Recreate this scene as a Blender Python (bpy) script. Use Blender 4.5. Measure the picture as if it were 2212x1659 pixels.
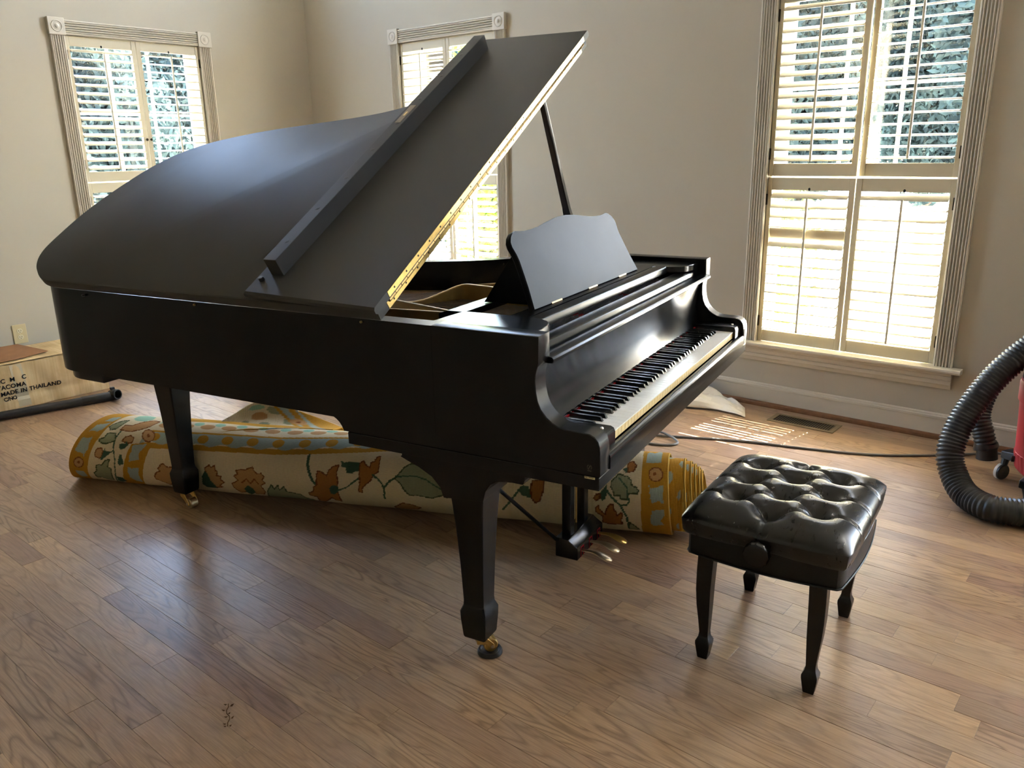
import bpy, bmesh, math, random
import numpy as np
from mathutils import Vector, Matrix

random.seed(7)
for o in list(bpy.data.objects):
    bpy.data.objects.remove(o, do_unlink=True)
scene = bpy.context.scene
COL = scene.collection
PI = math.pi

# ------------------------------------------------------------------ camera
YAW, PITCH, ROLL, FPX, CAMH = math.radians(-40.0972), math.radians(16.2648), math.radians(1.0461), 1740.88, 1.3971


def camera_axes():
    f = Vector((math.sin(YAW) * math.cos(PITCH), math.cos(YAW) * math.cos(PITCH), -math.sin(PITCH)))
    r = Vector((math.cos(YAW), -math.sin(YAW), 0))
    d = f.cross(r)
    c, s = math.cos(ROLL), math.sin(ROLL)
    return c * r + s * d, -s * r + c * d, f


RIGHT, DOWN, FWD = camera_axes()
cam_data = bpy.data.cameras.new('camera')
cam_data.sensor_fit = 'HORIZONTAL'
cam_data.sensor_width = 36.0
cam_data.lens = FPX / 2212.0 * 36.0
cam_data.clip_start = 0.05
cam_data.clip_end = 300
cam = bpy.data.objects.new('camera', cam_data)
COL.objects.link(cam)
m = Matrix.Identity(4)
for i in range(3):
    m[i][0] = RIGHT[i]
    m[i][1] = -DOWN[i]
    m[i][2] = -FWD[i]
m[2][3] = CAMH
cam.matrix_world = m
scene.camera = cam

# ------------------------------------------------------------------ light and exposure
SUN_DIR = Vector((-0.165, -1.0, -1.45)).normalized()     # direction the light travels
SUN_STRENGTH = 26.0
SKY_STRENGTH = 1.0
EXPOSURE = 3.1

world = bpy.data.worlds.new('world')
scene.world = world
world.use_nodes = True
wn = world.node_tree
wn.nodes.clear()
sky = wn.nodes.new('ShaderNodeTexSky')
sky.sky_type = 'NISHITA'
sky.sun_disc = False
sky.sun_elevation = math.radians(55)
sky.sun_rotation = math.atan2(-SUN_DIR.x, -SUN_DIR.y)
sky.air_density = 1.0
sky.dust_density = 1.6
sky.ozone_density = 1.0
bg = wn.nodes.new('ShaderNodeBackground')
bg.inputs['Strength'].default_value = SKY_STRENGTH
wo = wn.nodes.new('ShaderNodeOutputWorld')
wn.links.new(sky.outputs['Color'], bg.inputs['Color'])
wn.links.new(bg.outputs['Background'], wo.inputs['Surface'])

sun_data = bpy.data.lights.new('sun', 'SUN')
sun_data.energy = SUN_STRENGTH
sun_data.angle = math.radians(0.53)
sun_data.color = (1.0, 0.95, 0.88)
sun = bpy.data.objects.new('sun', sun_data)
COL.objects.link(sun)
sun.rotation_euler = SUN_DIR.to_track_quat('-Z', 'Y').to_euler()
sun.location = (0, 12, 14)

scene.view_settings.view_transform = 'Standard'
scene.view_settings.look = 'None'
scene.view_settings.gamma = 1.0
scene.view_settings.use_curve_mapping = False
scene.view_settings.exposure = EXPOSURE
cy = scene.cycles
cy.use_denoising = True
cy.max_bounces = 10
cy.diffuse_bounces = 6
cy.glossy_bounces = 4
cy.transmission_bounces = 6
cy.transparent_max_bounces = 12
cy.sample_clamp_indirect = 6.0
cy.caustics_reflective = False
cy.caustics_refractive = False


# ------------------------------------------------------------------ helpers
def empty(name, loc=(0, 0, 0), rz=0.0):
    o = bpy.data.objects.new(name, None)
    COL.objects.link(o)
    o.location = loc
    o.rotation_euler = (0, 0, rz)
    o.empty_display_size = 0.1
    return o


def tag(o, label, cat, group=None, kind=None):
    o['label'] = label
    if cat:
        o['category'] = cat
    if group:
        o['group'] = group
    if kind:
        o['kind'] = kind
    return o


class MB:
    """collects vertices and faces, then links them as one mesh object"""

    def __init__(s):
        s.v = []
        s.f = []
        s.mi = []

    def add(s, vs, fs, mi=0):
        b = len(s.v)
        s.v += [tuple(x) for x in vs]
        for f in fs:
            s.f.append(tuple(i + b for i in f))
            s.mi.append(mi)
        return s

    def box(s, x0, x1, y0, y1, z0, z1, mi=0):
        vs = [(x0, y0, z0), (x1, y0, z0), (x1, y1, z0), (x0, y1, z0), (x0, y0, z1), (x1, y0, z1), (x1, y1, z1), (x0, y1, z1)]
        return s.add(vs, [(3, 2, 1, 0), (4, 5, 6, 7), (0, 1, 5, 4), (1, 2, 6, 5), (2, 3, 7, 6), (3, 0, 4, 7)], mi)

    def prism(s, poly, lo, hi, axis=0, mi=0, fn=None):
        """poly: list of 2-D points; axis 0: (y,z) extruded in x, 1: (x,z) in y, 2: (x,y) in z"""
        n = len(poly)

        def P(a, b, c):
            return {0: (c, a, b), 1: (a, c, b), 2: (a, b, c)}[axis]
        vs = [P(a, b, lo) for a, b in poly] + [P(a, b, hi) for a, b in poly]
        if fn:
            vs = [fn(*q) for q in vs]
        fs = [tuple(range(n)), tuple(range(2 * n - 1, n - 1, -1))]
        fs += [(i, i + n, (i + 1) % n + n, (i + 1) % n) for i in range(n)]
        return s.add(vs, fs, mi)

    def tube(s, path, rad, seg=10, cap=True, mi=0, closed=False):
        pts = [Vector(q) for q in path]
        n = len(pts)
        rr = rad if isinstance(rad, (list, tuple)) else [rad] * n
        up = Vector((0, 0, 1))
        t0 = (pts[1] - pts[0]).normalized()
        if abs(t0.dot(up)) > .9:
            up = Vector((1, 0, 0))
        nrm = (up - t0 * up.dot(t0)).normalized()
        vs = []
        for i in range(n):
            if closed:
                t = (pts[(i + 1) % n] - pts[i - 1]).normalized()
            else:
                t = (pts[min(i + 1, n - 1)] - pts[max(i - 1, 0)]).normalized()
            nrm = (nrm - t * nrm.dot(t)).normalized()
            bn = t.cross(nrm)
            for k in range(seg):
                a = 2 * PI * k / seg
                vs.append(pts[i] + (nrm * math.cos(a) + bn * math.sin(a)) * rr[i])
        fs = []
        m_ = n if closed else n - 1
        for i in range(m_):
            j = (i + 1) % n
            for k in range(seg):
                fs.append((i * seg + k, i * seg + (k + 1) % seg, j * seg + (k + 1) % seg, j * seg + k))
        if cap and not closed:
            fs.append(tuple(range(seg - 1, -1, -1)))
            fs.append(tuple(range((n - 1) * seg, n * seg)))
        return s.add(vs, fs, mi)

    def lathe(s, prof, seg=20, fn=None, mi=0):
        """prof: (r, z) list, revolved about z"""
        vs = []
        for r, z in prof:
            for k in range(seg):
                a = 2 * PI * k / seg
                q = (r * math.cos(a), r * math.sin(a), z)
                vs.append(fn(*q) if fn else q)
        fs = []
        for i in range(len(prof) - 1):
            for k in range(seg):
                fs.append((i * seg + k, i * seg + (k + 1) % seg, (i + 1) * seg + (k + 1) % seg, (i + 1) * seg + k))
        fs.append(tuple(range(seg - 1, -1, -1)))
        fs.append(tuple(range((len(prof) - 1) * seg, len(prof) * seg)))
        return s.add(vs, fs, mi)

    def rings(s, rings, mi=0, cap=True):
        """list of equal-length vertex rings joined into a skin"""
        n = len(rings[0])
        vs = [q for r in rings for q in r]
        fs = []
        for i in range(len(rings) - 1):
            for k in range(n):
                fs.append((i * n + k, i * n + (k + 1) % n, (i + 1) * n + (k + 1) % n, (i + 1) * n + k))
        if cap:
            fs.append(tuple(range(n - 1, -1, -1)))
            fs.append(tuple(range((len(rings) - 1) * n, len(rings) * n)))
        return s.add(vs, fs, mi)

    def mesh(s, name, mats):
        me = bpy.data.meshes.new(name)
        me.from_pydata(s.v, [], s.f)
        for mt in (mats if isinstance(mats, (list, tuple)) else [mats]):
            me.materials.append(mt)
        if any(s.mi):
            me.polygons.foreach_set('material_index', s.mi)
        bm = bmesh.new()
        bm.from_mesh(me)
        bmesh.ops.recalc_face_normals(bm, faces=bm.faces)
        bm.to_mesh(me)
        bm.free()
        return me

    def obj(s, name, mats, parent=None, smooth=False, bevel=0.0, seg=2, loc=None):
        return link(name, s.mesh(name, mats), parent, smooth, bevel, seg, loc)


def link(name, me, parent=None, smooth=False, bevel=0.0, seg=2, loc=None):
    o = bpy.data.objects.new(name, me)
    COL.objects.link(o)
    if parent is not None:
        o.parent = parent
    if loc is not None:
        o.location = loc
    if smooth:
        me.polygons.foreach_set('use_smooth', [True] * len(me.polygons))
        if smooth == 'auto':
            me.set_sharp_from_angle(angle=math.radians(35))
    if bevel:
        b = o.modifiers.new('bevel', 'BEVEL')
        b.width = bevel
        b.segments = seg
        b.limit_method = 'ANGLE'
        b.angle_limit = math.radians(40)
        b.harden_normals = False
    return o


def catmull(pts, sub=6, closed=False):
    pts = [np.array(q, float) for q in pts]
    n = len(pts)
    out = []
    rng = range(n if closed else n - 1)
    for i in rng:
        p0 = pts[(i - 1) % n] if (closed or i > 0) else pts[0] * 2 - pts[1]
        p1, p2 = pts[i], pts[(i + 1) % n]
        p3 = pts[(i + 2) % n] if (closed or i + 2 < n) else pts[-1] * 2 - pts[-2]
        for k in range(sub):
            t = k / sub
            out.append(.5 * ((2 * p1) + (-p0 + p2) * t + (2 * p0 - 5 * p1 + 4 * p2 - p3) * t * t + (-p0 + 3 * p1 - 3 * p2 + p3) * t ** 3))
    if not closed:
        out.append(pts[-1])
    return [tuple(q) for q in out]


def copy_obj(o, parent=None):
    c = o.copy()
    COL.objects.link(c)
    if parent is not None:
        c.parent = parent
    return c


# ------------------------------------------------------------------ materials
class NT:
    def __init__(s, name):
        s.m = bpy.data.materials.new(name)
        s.m.use_nodes = True
        s.t = s.m.node_tree
        s.t.nodes.clear()
        s.out = s.n('ShaderNodeOutputMaterial')

    def n(s, kind, **kw):
        nd = s.t.nodes.new(kind)
        for k, v in kw.items():
            if k.startswith('_'):
                nd.inputs[k[1:].replace('_', ' ')].default_value = v
            else:
                setattr(nd, k, v)
        return nd

    def l(s, a, b):
        s.t.links.new(a, b)

    def bsdf(s, col=None, rough=.5, spec=.5, metal=0.0, **kw):
        b = s.n('ShaderNodeBsdfPrincipled')
        if col is not None:
            b.inputs['Base Color'].default_value = (*col, 1)
        b.inputs['Roughness'].default_value = rough
        b.inputs['Specular IOR Level'].default_value = spec
        b.inputs['Metallic'].default_value = metal
        for k, v in kw.items():
            b.inputs[k.replace('_', ' ')].default_value = v
        s.l(b.outputs[0], s.out.inputs[0])
        return b

    def noise(s, vec, scale, detail=3, rough=.5, dist=0.0):
        nd = s.n('ShaderNodeTexNoise')
        nd.inputs['Scale'].default_value = scale
        nd.inputs['Detail'].default_value = detail
        nd.inputs['Roughness'].default_value = rough
        nd.inputs['Distortion'].default_value = dist
        if vec is not None:
            s.l(vec, nd.inputs['Vector'])
        return nd.outputs['Fac']

    def mapping(s, vec, scale=(1, 1, 1), loc=(0, 0, 0), rot=(0, 0, 0)):
        nd = s.n('ShaderNodeMapping')
        nd.inputs['Scale'].default_value = scale
        nd.inputs['Location'].default_value = loc
        nd.inputs['Rotation'].default_value = rot
        s.l(vec, nd.inputs['Vector'])
        return nd.outputs[0]

    def coord(s, which='Object'):
        return s.n('ShaderNodeTexCoord').outputs[which]

    def math(s, op, a, b=None, c=None):
        nd = s.n('ShaderNodeMath', operation=op)
        for i, x in enumerate((a, b, c)):
            if x is None:
                continue
            if isinstance(x, (int, float)):
                nd.inputs[i].default_value = x
            else:
                s.l(x, nd.inputs[i])
        return nd.outputs[0]

    def ramp(s, fac, stops, interp='LINEAR'):
        nd = s.n('ShaderNodeValToRGB')
        nd.color_ramp.interpolation = interp
        el = nd.color_ramp.elements
        while len(el) < len(stops):
            el.new(.5)
        for e, (p_, c_) in zip(el, stops):
            e.position = p_
            e.color = (*c_, 1) if len(c_) == 3 else c_
        s.l(fac, nd.inputs[0])
        return nd.outputs[0]

    def mix(s, fac, a, b, mode='MIX'):
        nd = s.n('ShaderNodeMix', data_type='RGBA', blend_type=mode)
        for idx, x in ((0, fac), (6, a), (7, b)):
            if isinstance(x, (int, float)):
                nd.inputs[idx].default_value = x
            elif isinstance(x, tuple):
                nd.inputs[idx].default_value = (*x, 1) if len(x) == 3 else x
            else:
                s.l(x, nd.inputs[idx])
        return nd.outputs[2]

    def bump(s, h, b, strength=.2, dist=.01):
        nd = s.n('ShaderNodeBump')
        nd.inputs['Strength'].default_value = strength
        nd.inputs['Distance'].default_value = dist
        s.l(h, nd.inputs['Height'])
        s.l(nd.outputs[0], b.inputs['Normal'])


def lin(r, g, b):
    f = lambda c: (c / 255 / 12.92) if c / 255 <= .04045 else ((c / 255 + .055) / 1.055) ** 2.4
    return (f(r), f(g), f(b))


def simple(name, col, rough=.5, spec=.5, metal=0.0, nscale=0, namt=.1, bump=0.0, **kw):
    t = NT(name)
    b = t.bsdf(col, rough, spec, metal, **kw)
    if nscale:
        nz = t.noise(t.coord(), nscale, 4)
        c0 = tuple(max(0, c * (1 - namt)) for c in col)
        c1 = tuple(min(1, c * (1 + namt)) for c in col)
        t.l(t.ramp(nz, [(.3, c0), (.7, c1)]), b.inputs['Base Color'])
        if bump:
            t.bump(nz, b, bump, .004)
    return t.m


def make_wall():
    t = NT('painted_plaster')
    b = t.bsdf(lin(182, 175, 159), .75, .3)
    nz = t.noise(t.coord(), 1.2, 3)
    t.l(t.ramp(nz, [(.3, lin(180, 173, 157)), (.7, lin(184, 177, 161))]), b.inputs['Base Color'])
    t.bump(t.noise(t.coord(), 220, 2), b, .05, .002)
    return t.m


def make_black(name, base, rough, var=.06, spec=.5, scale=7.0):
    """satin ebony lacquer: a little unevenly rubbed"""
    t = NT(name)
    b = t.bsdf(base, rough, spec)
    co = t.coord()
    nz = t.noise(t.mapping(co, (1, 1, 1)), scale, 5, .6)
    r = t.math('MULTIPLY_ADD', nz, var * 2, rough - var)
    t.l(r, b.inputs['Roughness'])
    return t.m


def make_floor():
    t = NT('oak_plank')
    b = t.bsdf((.2, .13, .08), .35, .42)
    co = t.coord('Object')
    at = t.n('ShaderNodeAttribute', attribute_name='rnd')
    rnd = at.outputs['Fac']
    sep = t.n('ShaderNodeSeparateXYZ')
    t.l(co, sep.inputs[0])
    off = t.math('MULTIPLY', rnd, 37.0)
    comb = t.n('ShaderNodeCombineXYZ')
    t.l(t.math('MULTIPLY', sep.outputs[0], 1.5), comb.inputs[0])
    t.l(t.math('MULTIPLY', sep.outputs[1], 11.0), comb.inputs[1])
    t.l(off, comb.inputs[2])
    # cathedral figure: contour lines of a stretched noise field
    fld = t.noise(comb.outputs[0], 1.0, 2, .45, .35)
    rings = t.math('FRACT', t.math('MULTIPLY', fld, 15.0))
    tri = t.math('ABSOLUTE', t.math('MULTIPLY_ADD', rings, 2.0, -1.0))
    figure = t.ramp(tri, [(.0, (1, 1, 1)), (.34, (.35, .35, .35)), (.62, (0, 0, 0))])
    comb2 = t.n('ShaderNodeCombineXYZ')
    t.l(t.math('MULTIPLY', sep.outputs[0], 14.0), comb2.inputs[0])
    t.l(t.math('MULTIPLY', sep.outputs[1], 420.0), comb2.inputs[1])
    t.l(off, comb2.inputs[2])
    pores = t.noise(comb2.outputs[0], 1.0, 3, .6)
    tone = t.ramp(rnd, [(.0, lin(146, 120, 97)), (.2, lin(181, 152, 120)), (.42, lin(162, 133, 107)), (.62, lin(190, 158, 121)), (.8, lin(152, 123, 103)), (1, lin(175, 145, 115))])
    darkc = t.mix(1.0, tone, (.36, .33, .31), 'MULTIPLY')
    strength = t.math('MULTIPLY', figure, t.math('MULTIPLY_ADD', t.math('FRACT', t.math('MULTIPLY', rnd, 7.3)), .55, .25))
    c1 = t.mix(strength, tone, darkc)
    c2 = t.mix(t.ramp(pores, [(.42, (.34, .34, .34)), (.62, (0, 0, 0))]), c1, darkc)
    # rubbed, dusty patches
    geo = t.n('ShaderNodeNewGeometry').outputs['Position']
    wear = t.noise(geo, 1.7, 6, .62, .4)
    wearf = t.noise(t.mapping(geo, (1, 1, 1)), 9.0, 6, .7, .8)
    wmask = t.math('MULTIPLY', t.ramp(wear, [(.44, (0, 0, 0)), (.66, (1, 1, 1))]), t.ramp(wearf, [(.36, (0, 0, 0)), (.68, (.75, .75, .75))]))
    c3 = t.mix(t.math('MULTIPLY', wmask, .42), c2, lin(168, 152, 138))
    # fine pale scratches
    sc = t.noise(t.mapping(geo, (30, 6, 1), rot=(0, 0, .7)), 3.0, 5, .75, 2.5)
    scm = t.math('MULTIPLY', t.ramp(sc, [(.66, (0, 0, 0)), (.72, (1, 1, 1))]), t.ramp(wear, [(.4, (0, 0, 0)), (.62, (1, 1, 1))]))
    c4 = t.mix(t.math('MULTIPLY', scm, .4), c3, lin(196, 184, 170))
    t.l(c4, b.inputs['Base Color'])
    r = t.math('ADD', t.math('MULTIPLY_ADD', wmask, .16, .27), t.math('MULTIPLY', pores, .12))
    t.l(r, b.inputs['Roughness'])
    h = t.math('ADD', t.math('MULTIPLY', pores, .5), t.math('MULTIPLY', figure, -.5))
    t.bump(h, b, .10, .002)
    return t.m


def make_glass():
    t = NT('window_glass')
    tr = t.n('ShaderNodeBsdfTransparent')
    tr.inputs[0].default_value = (.93, .95, .95, 1)
    gl = t.n('ShaderNodeBsdfGlossy')
    gl.inputs['Roughness'].default_value = .02
    fr = t.n('ShaderNodeFresnel')
    fr.inputs[0].default_value = 1.45
    mx = t.n('ShaderNodeMixShader')
    t.l(fr.outputs[0], mx.inputs[0])
    t.l(tr.outputs[0], mx.inputs[1])
    t.l(gl.outputs[0], mx.inputs[2])
    t.l(mx.outputs[0], t.out.inputs[0])
    return t.m


def make_rug():
    t = NT('woven_wool')
    b = t.bsdf((.5, .42, .3), .95, .1)
    at = t.n('ShaderNodeAttribute', attribute_name='Col')
    uv = t.n('ShaderNodeAttribute', attribute_name='luv')
    w = t.n('ShaderNodeTexWave', wave_type='BANDS', bands_direction='X')
    w.inputs['Scale'].default_value = 62.0
    w.inputs['Distortion'].default_value = .4
    t.l(uv.outputs['Vector'], w.inputs['Vector'])
    nz = t.noise(t.mapping(uv.outputs['Vector'], (60, 260, 1)), 1.0, 3, .6)
    k = t.math('ADD', t.math('MULTIPLY_ADD', w.outputs['Fac'], .22, .78), t.math('MULTIPLY_ADD', nz, .3, -.15))
    c = t.mix(1.0, at.outputs['Color'], k, 'MULTIPLY')
    t.l(c, b.inputs['Base Color'])
    t.bump(t.math('ADD', w.outputs['Fac'], nz), b, .45, .002)
    return t.m


def make_cardboard():
    t = NT('worn_cardboard')
    b = t.bsdf(lin(205, 180, 140), .85, .2)
    co = t.coord()
    v = t.noise(t.mapping(co, (3, 60, 2)), 1.0, 4, .6)
    g = t.noise(co, 5.0, 5, .6)
    c = t.mix(t.ramp(v, [(.35, (0, 0, 0)), (.75, (1, 1, 1))]), lin(214, 192, 152), lin(190, 163, 120))
    c = t.mix(t.ramp(g, [(.52, (0, 0, 0)), (.75, (.7, .7, .7))]), c, lin(166, 138, 98))
    t.l(c, b.inputs['Base Color'])
    t.bump(v, b, .25, .003)
    return t.m


def make_leather():
    t = NT('tufted_leather')
    b = t.bsdf((.004, .004, .0045), .3, .5)
    co = t.coord()
    v = t.n('ShaderNodeTexVoronoi', feature='DISTANCE_TO_EDGE')
    v.inputs['Scale'].default_value = 420
    t.l(co, v.inputs['Vector'])
    wr = t.noise(t.mapping(co, (55, 20, 30)), 1.0, 5, .6, 1.2)
    h = t.math('ADD', t.math('MULTIPLY', t.math('MINIMUM', v.outputs['Distance'], .08), 2.0), t.math('MULTIPLY', wr, 1.1))
    t.bump(h, b, .035, .002)
    t.l(t.math('MULTIPLY_ADD', wr, .06, .25), b.inputs['Roughness'])
    return t.m


def make_leaf(name, c0, c1):
    t = NT(name)
    b = t.n('ShaderNodeBsdfDiffuse')
    tr = t.n('ShaderNodeBsdfTranslucent')
    oi = t.noise(t.n('ShaderNodeNewGeometry').outputs['Position'], 2.3, 3)
    c = t.ramp(oi, [(.35, c0), (.65, c1)])
    t.l(c, b.inputs[0])
    t.l(c, tr.inputs[0])
    mx = t.n('ShaderNodeMixShader')
    mx.inputs[0].default_value = .35
    t.l(b.outputs[0], mx.inputs[1])
    t.l(tr.outputs[0], mx.inputs[2])
    t.l(mx.outputs[0], t.out.inputs[0])
    return t.m


M = {
    'wall': make_wall(),
    'panelling': simple('dark_panelling', lin(74, 60, 48), .5, .4, nscale=4, namt=.15),
    'ceiling': simple('ceiling_paint', lin(238, 236, 230), .8, .3),
    'trim': simple('trim_paint', lin(202, 195, 180), .42, .4, nscale=3, namt=.02),
    'shutter': simple('shutter_paint', lin(206, 197, 172), .42, .4, nscale=3, namt=.02),
    'sash': simple('sash_paint', lin(232, 230, 224), .5, .4),
    'glass': make_glass(),
    'floor': make_floor(),
    'filler': simple('floor_filler', lin(150, 128, 104), .6, .3),
    'shoe': simple('stained_oak_moulding', lin(116, 78, 48), .4, .4, nscale=30, namt=.2),
    'ebony': make_black('ebony_satin', (.003, .003, .0032), .26, .02, .32),
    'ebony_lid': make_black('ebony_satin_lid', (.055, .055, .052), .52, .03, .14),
    'ebony_desk': make_black('ebony_desk', (.005, .005, .006), .42, .03, .08),
    'ebony_gloss': make_black('ebony_gloss', (.004, .004, .0045), .18, .02, .4),
    'keywhite': simple('key_plastic', lin(244, 244, 240), .22, .5),
    'keyfront': simple('key_front_wood', lin(206, 182, 130), .5, .4, nscale=60, namt=.1),
    'keyblack': simple('black_key', (.008, .008, .008), .22, .5),
    'felt_red': simple('red_felt', lin(150, 25, 30), .95, .1),
    'felt_white': simple('white_felt', lin(214, 208, 196), .95, .1),
    'gold': simple('gold_plate_paint', (.36, .235, .075), .42, .5, .55, nscale=40, namt=.08),
    'brass': simple('polished_brass', (.62, .43, .15), .28, .5, 1.0, nscale=60, namt=.12),
    'brass_dark': simple('tarnished_brass', (.26, .16, .055), .35, .5, 1.0),
    'brass_dull': simple('worn_brass', (.55, .47, .33), .3, .5, 1.0, nscale=30, namt=.15),
    'string': simple('string_steel', (.30, .24, .20), .4, .5, .8),
    'soundboard': simple('soundboard_spruce', lin(116, 84, 52), .5, .3, nscale=14, namt=.15),
    'steel': simple('steel_pin', (.32, .32, .34), .3, .5, 1.0),
    'chrome': simple('chrome_trim', (.75, .74, .70), .2, .5, 1.0),
    'screw': simple('dark_screw', (.03, .027, .02), .35, .5, .8),
    'leather': make_leather(),
    'leather_side': simple('leather_side', (.004, .004, .004), .42, .3, nscale=200, namt=.3, bump=.1),
    'rug': make_rug(),
    'rugback': simple('rug_backing', lin(206, 196, 172), .95, .1, nscale=120, namt=.12),
    'card': make_cardboard(),
    'card_brown': simple('bare_cardboard', lin(150, 112, 82), .9, .2, nscale=12, namt=.1),
    'ink': simple('printed_ink', (.012, .011, .012), .8, .2),
    'blackplastic': simple('black_plastic', (.012, .012, .013), .38, .5, nscale=40, namt=.3),
    'hose': simple('hose_plastic', (.016, .016, .017), .42, .5, nscale=25, namt=.6),
    'redplastic': simple('red_plastic', lin(176, 42, 52), .45, .5, nscale=6, namt=.08),
    'whiteplastic': simple('white_plastic', lin(214, 212, 206), .5, .5),
    'cord': simple('cord_rubber', (.03, .03, .032), .5, .4),
    'cordgrey': simple('cord_grey', (.16, .165, .17), .45, .4),
    'outlet': simple('almond_plate', lin(206, 190, 148), .4, .5),
    'outlet_face': simple('almond_socket', lin(216, 206, 176), .35, .5),
    'slot': simple('dark_slot', (.01, .01, .01), .8, .2),
    'bronze': simple('dark_bronze', (.035, .026, .018), .45, .5, .7),
    'register': simple('register_metal', lin(122, 108, 84), .45, .5, .4, nscale=20, namt=.12),
    'louver_dark': simple('register_dark', (.012, .010, .009), .7, .3),
    'tape': simple('packing_tape', lin(196, 186, 160), .25, .5),
    'goldleaf': simple('gilt_decal', (.10, .09, .06), .5, .4),
    'plaque': simple('ivory_plaque', lin(206, 196, 150), .4, .5),
    'lawn': simple('pale_paving', lin(206, 203, 196), .9, .2, nscale=2, namt=.3),
    'bark': simple('tree_bark', lin(92, 76, 62), .9, .2, nscale=12, namt=.3),
    'leaf_dark': make_leaf('leaf_dark', lin(36, 44, 44), lin(56, 68, 64)),
    'leaf_light': make_leaf('leaf_light', lin(96, 134, 44), lin(146, 172, 60)),
    'brick': simple('red_brick', lin(158, 92, 76), .9, .2, nscale=14, namt=.2),
    'mortar': simple('mortar', lin(190, 180, 168), .9, .2),
    'twig': simple('dry_twig', lin(92, 66, 40), .9, .2, nscale=80, namt=.3),
    'sheet': None,
}
t = NT('translucent_sheet')
b = t.bsdf(lin(236, 234, 230), .35, .5)
b.inputs['Transmission Weight'].default_value = 0.0
M['sheet'] = t.m

# ================================================================== THE ROOM
XL, XR, YB, YF, ZC = -5.545, 4.6, 4.18, -4.6, 3.75
TH = 0.16
HW, WZ0, WZ1 = 0.447, 0.36, 2.12


TZ0, TZ1 = 2.66, 3.46      # added transoms, out of view, for more daylight


def wall_mesh(lo, hi, openings, z0, z1, transoms=()):
    """wall slab in local (x along, y 0..TH, z) with rectangular openings"""
    mb = MB()
    xs = [lo]
    for (a, b, c, d) in sorted(openings):
        mb.box(xs[-1], a, 0, TH, z0, z1)
        mb.box(a, b, 0, TH, z0, c)
        if any(abs((a + b) / 2 - t_) < .1 for t_ in transoms):
            mb.box(a, b, 0, TH, d, TZ0)
            mb.box(a, b, 0, TH, TZ1, z1)
        else:
            mb.box(a, b, 0, TH, d, z1)
        xs.append(b)
    mb.box(xs[-1], hi, 0, TH, z0, z1)
    return mb


W2X, W3X, W4X, W5X = -4.047, -1.305, .75, 2.2
W1Y = 2.807
FRONT_X = ()
LEFT_Y = ()
o = wall_mesh(XL - TH, XR + TH, [(c - HW, c + HW, WZ0 - .02, WZ1) for c in (W2X, W3X, W4X, W5X)], -.05, ZC, (W2X, W4X, W5X)).obj('wall_back', M['wall'], loc=(0, YB, 0))
tag(o, 'beige plaster wall behind the piano with two shuttered windows', 'wall', kind='structure')
o = wall_mesh(YF, YB, [(c - HW, c + HW, WZ0 - .02, WZ1) for c in (*LEFT_Y, W1Y)], -.05, ZC, (W1Y,)).obj('wall_left', M['wall'], loc=(XL, 0, 0))
o.rotation_euler = (0, 0, PI / 2)
tag(o, 'beige plaster wall on the left with one shuttered window', 'wall', kind='structure')
o = wall_mesh(-YB, -YF, [], -.05, ZC).obj('wall_right', M['wall'], loc=(XR, 0, 0))
o.rotation_euler = (0, 0, -PI / 2)
tag(o, 'plaster wall to the right of the camera, out of view', 'wall', kind='structure')
o = wall_mesh(-XR - TH, -XL + TH, [(-c - HW, -c + HW, WZ0 - .02, WZ1) for c in reversed(FRONT_X)], -.05, ZC).obj('wall_front', M['wall'], loc=(0, YF, 0))
o.rotation_euler = (0, 0, PI)
tag(o, 'plaster wall behind the camera, out of view', 'wall', kind='structure')
o = MB().box(XL - TH, XR + TH, YF - TH, YB + TH, ZC, ZC + .1).obj('ceiling', M['ceiling'])
tag(o, 'plain white ceiling above the room, out of view', 'ceiling', kind='structure')


# ------------------------------------------------------------------ trim profiles
def fluted(width, depth, n=5):
    """cross-section points (a across the width, b depth) of a reeded casing"""
    pts = [(0, 0), (0, depth * .85)]
    g = width * .10
    step = (width - 2 * g) / n
    pts.append((g * .5, depth))
    for i in range(n):
        a = g + i * step
        pts += [(a, depth), (a + step * .12, depth * .62), (a + step * .30, depth * .92), (a + step * .5, depth * 1.0), (a + step * .70, depth * .92), (a + step * .88, depth * .62)]
    pts += [(width - g, depth), (width - g * .5, depth), (width, depth * .85), (width, 0)]
    return pts


def baseboard(name, a, b, y, rz, loc, label):
    mb = MB()
    prof = [(0, .018), (-.014, .018), (-.014, .100), (-.018, .103), (-.018, .112), (-.012, .116), (-.012, .121), (-.006, .126), (0, .126)]
    mb.prism(prof, a, b, 0)
    o_ = mb.obj(name, M['trim'], loc=loc)
    o_.rotation_euler = (0, 0, rz)
    tag(o_, label, 'baseboard', kind='structure')
    q = [(0, 0), (-.034, 0), (-.034, .006), (-.031, .015), (-.025, .021), (-.016, .024), (0, .024)]
    s_ = MB().prism(q, a, b, 0).obj('shoe_moulding', M['shoe'], o_)
    s_['label'] = 'brown stained quarter-round strip along the floor'
    return o_


baseboard('baseboard_back', XL, XR, 0, 0, (0, YB, 0), 'pale baseboard with brown shoe strip below the back wall windows')
baseboard('baseboard_left', YF, YB, 0, PI / 2, (XL, 0, 0), 'pale baseboard along the left wall behind the cardboard box')

# ------------------------------------------------------------------ windows with plantation shutters
louver_cache = {}


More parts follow.
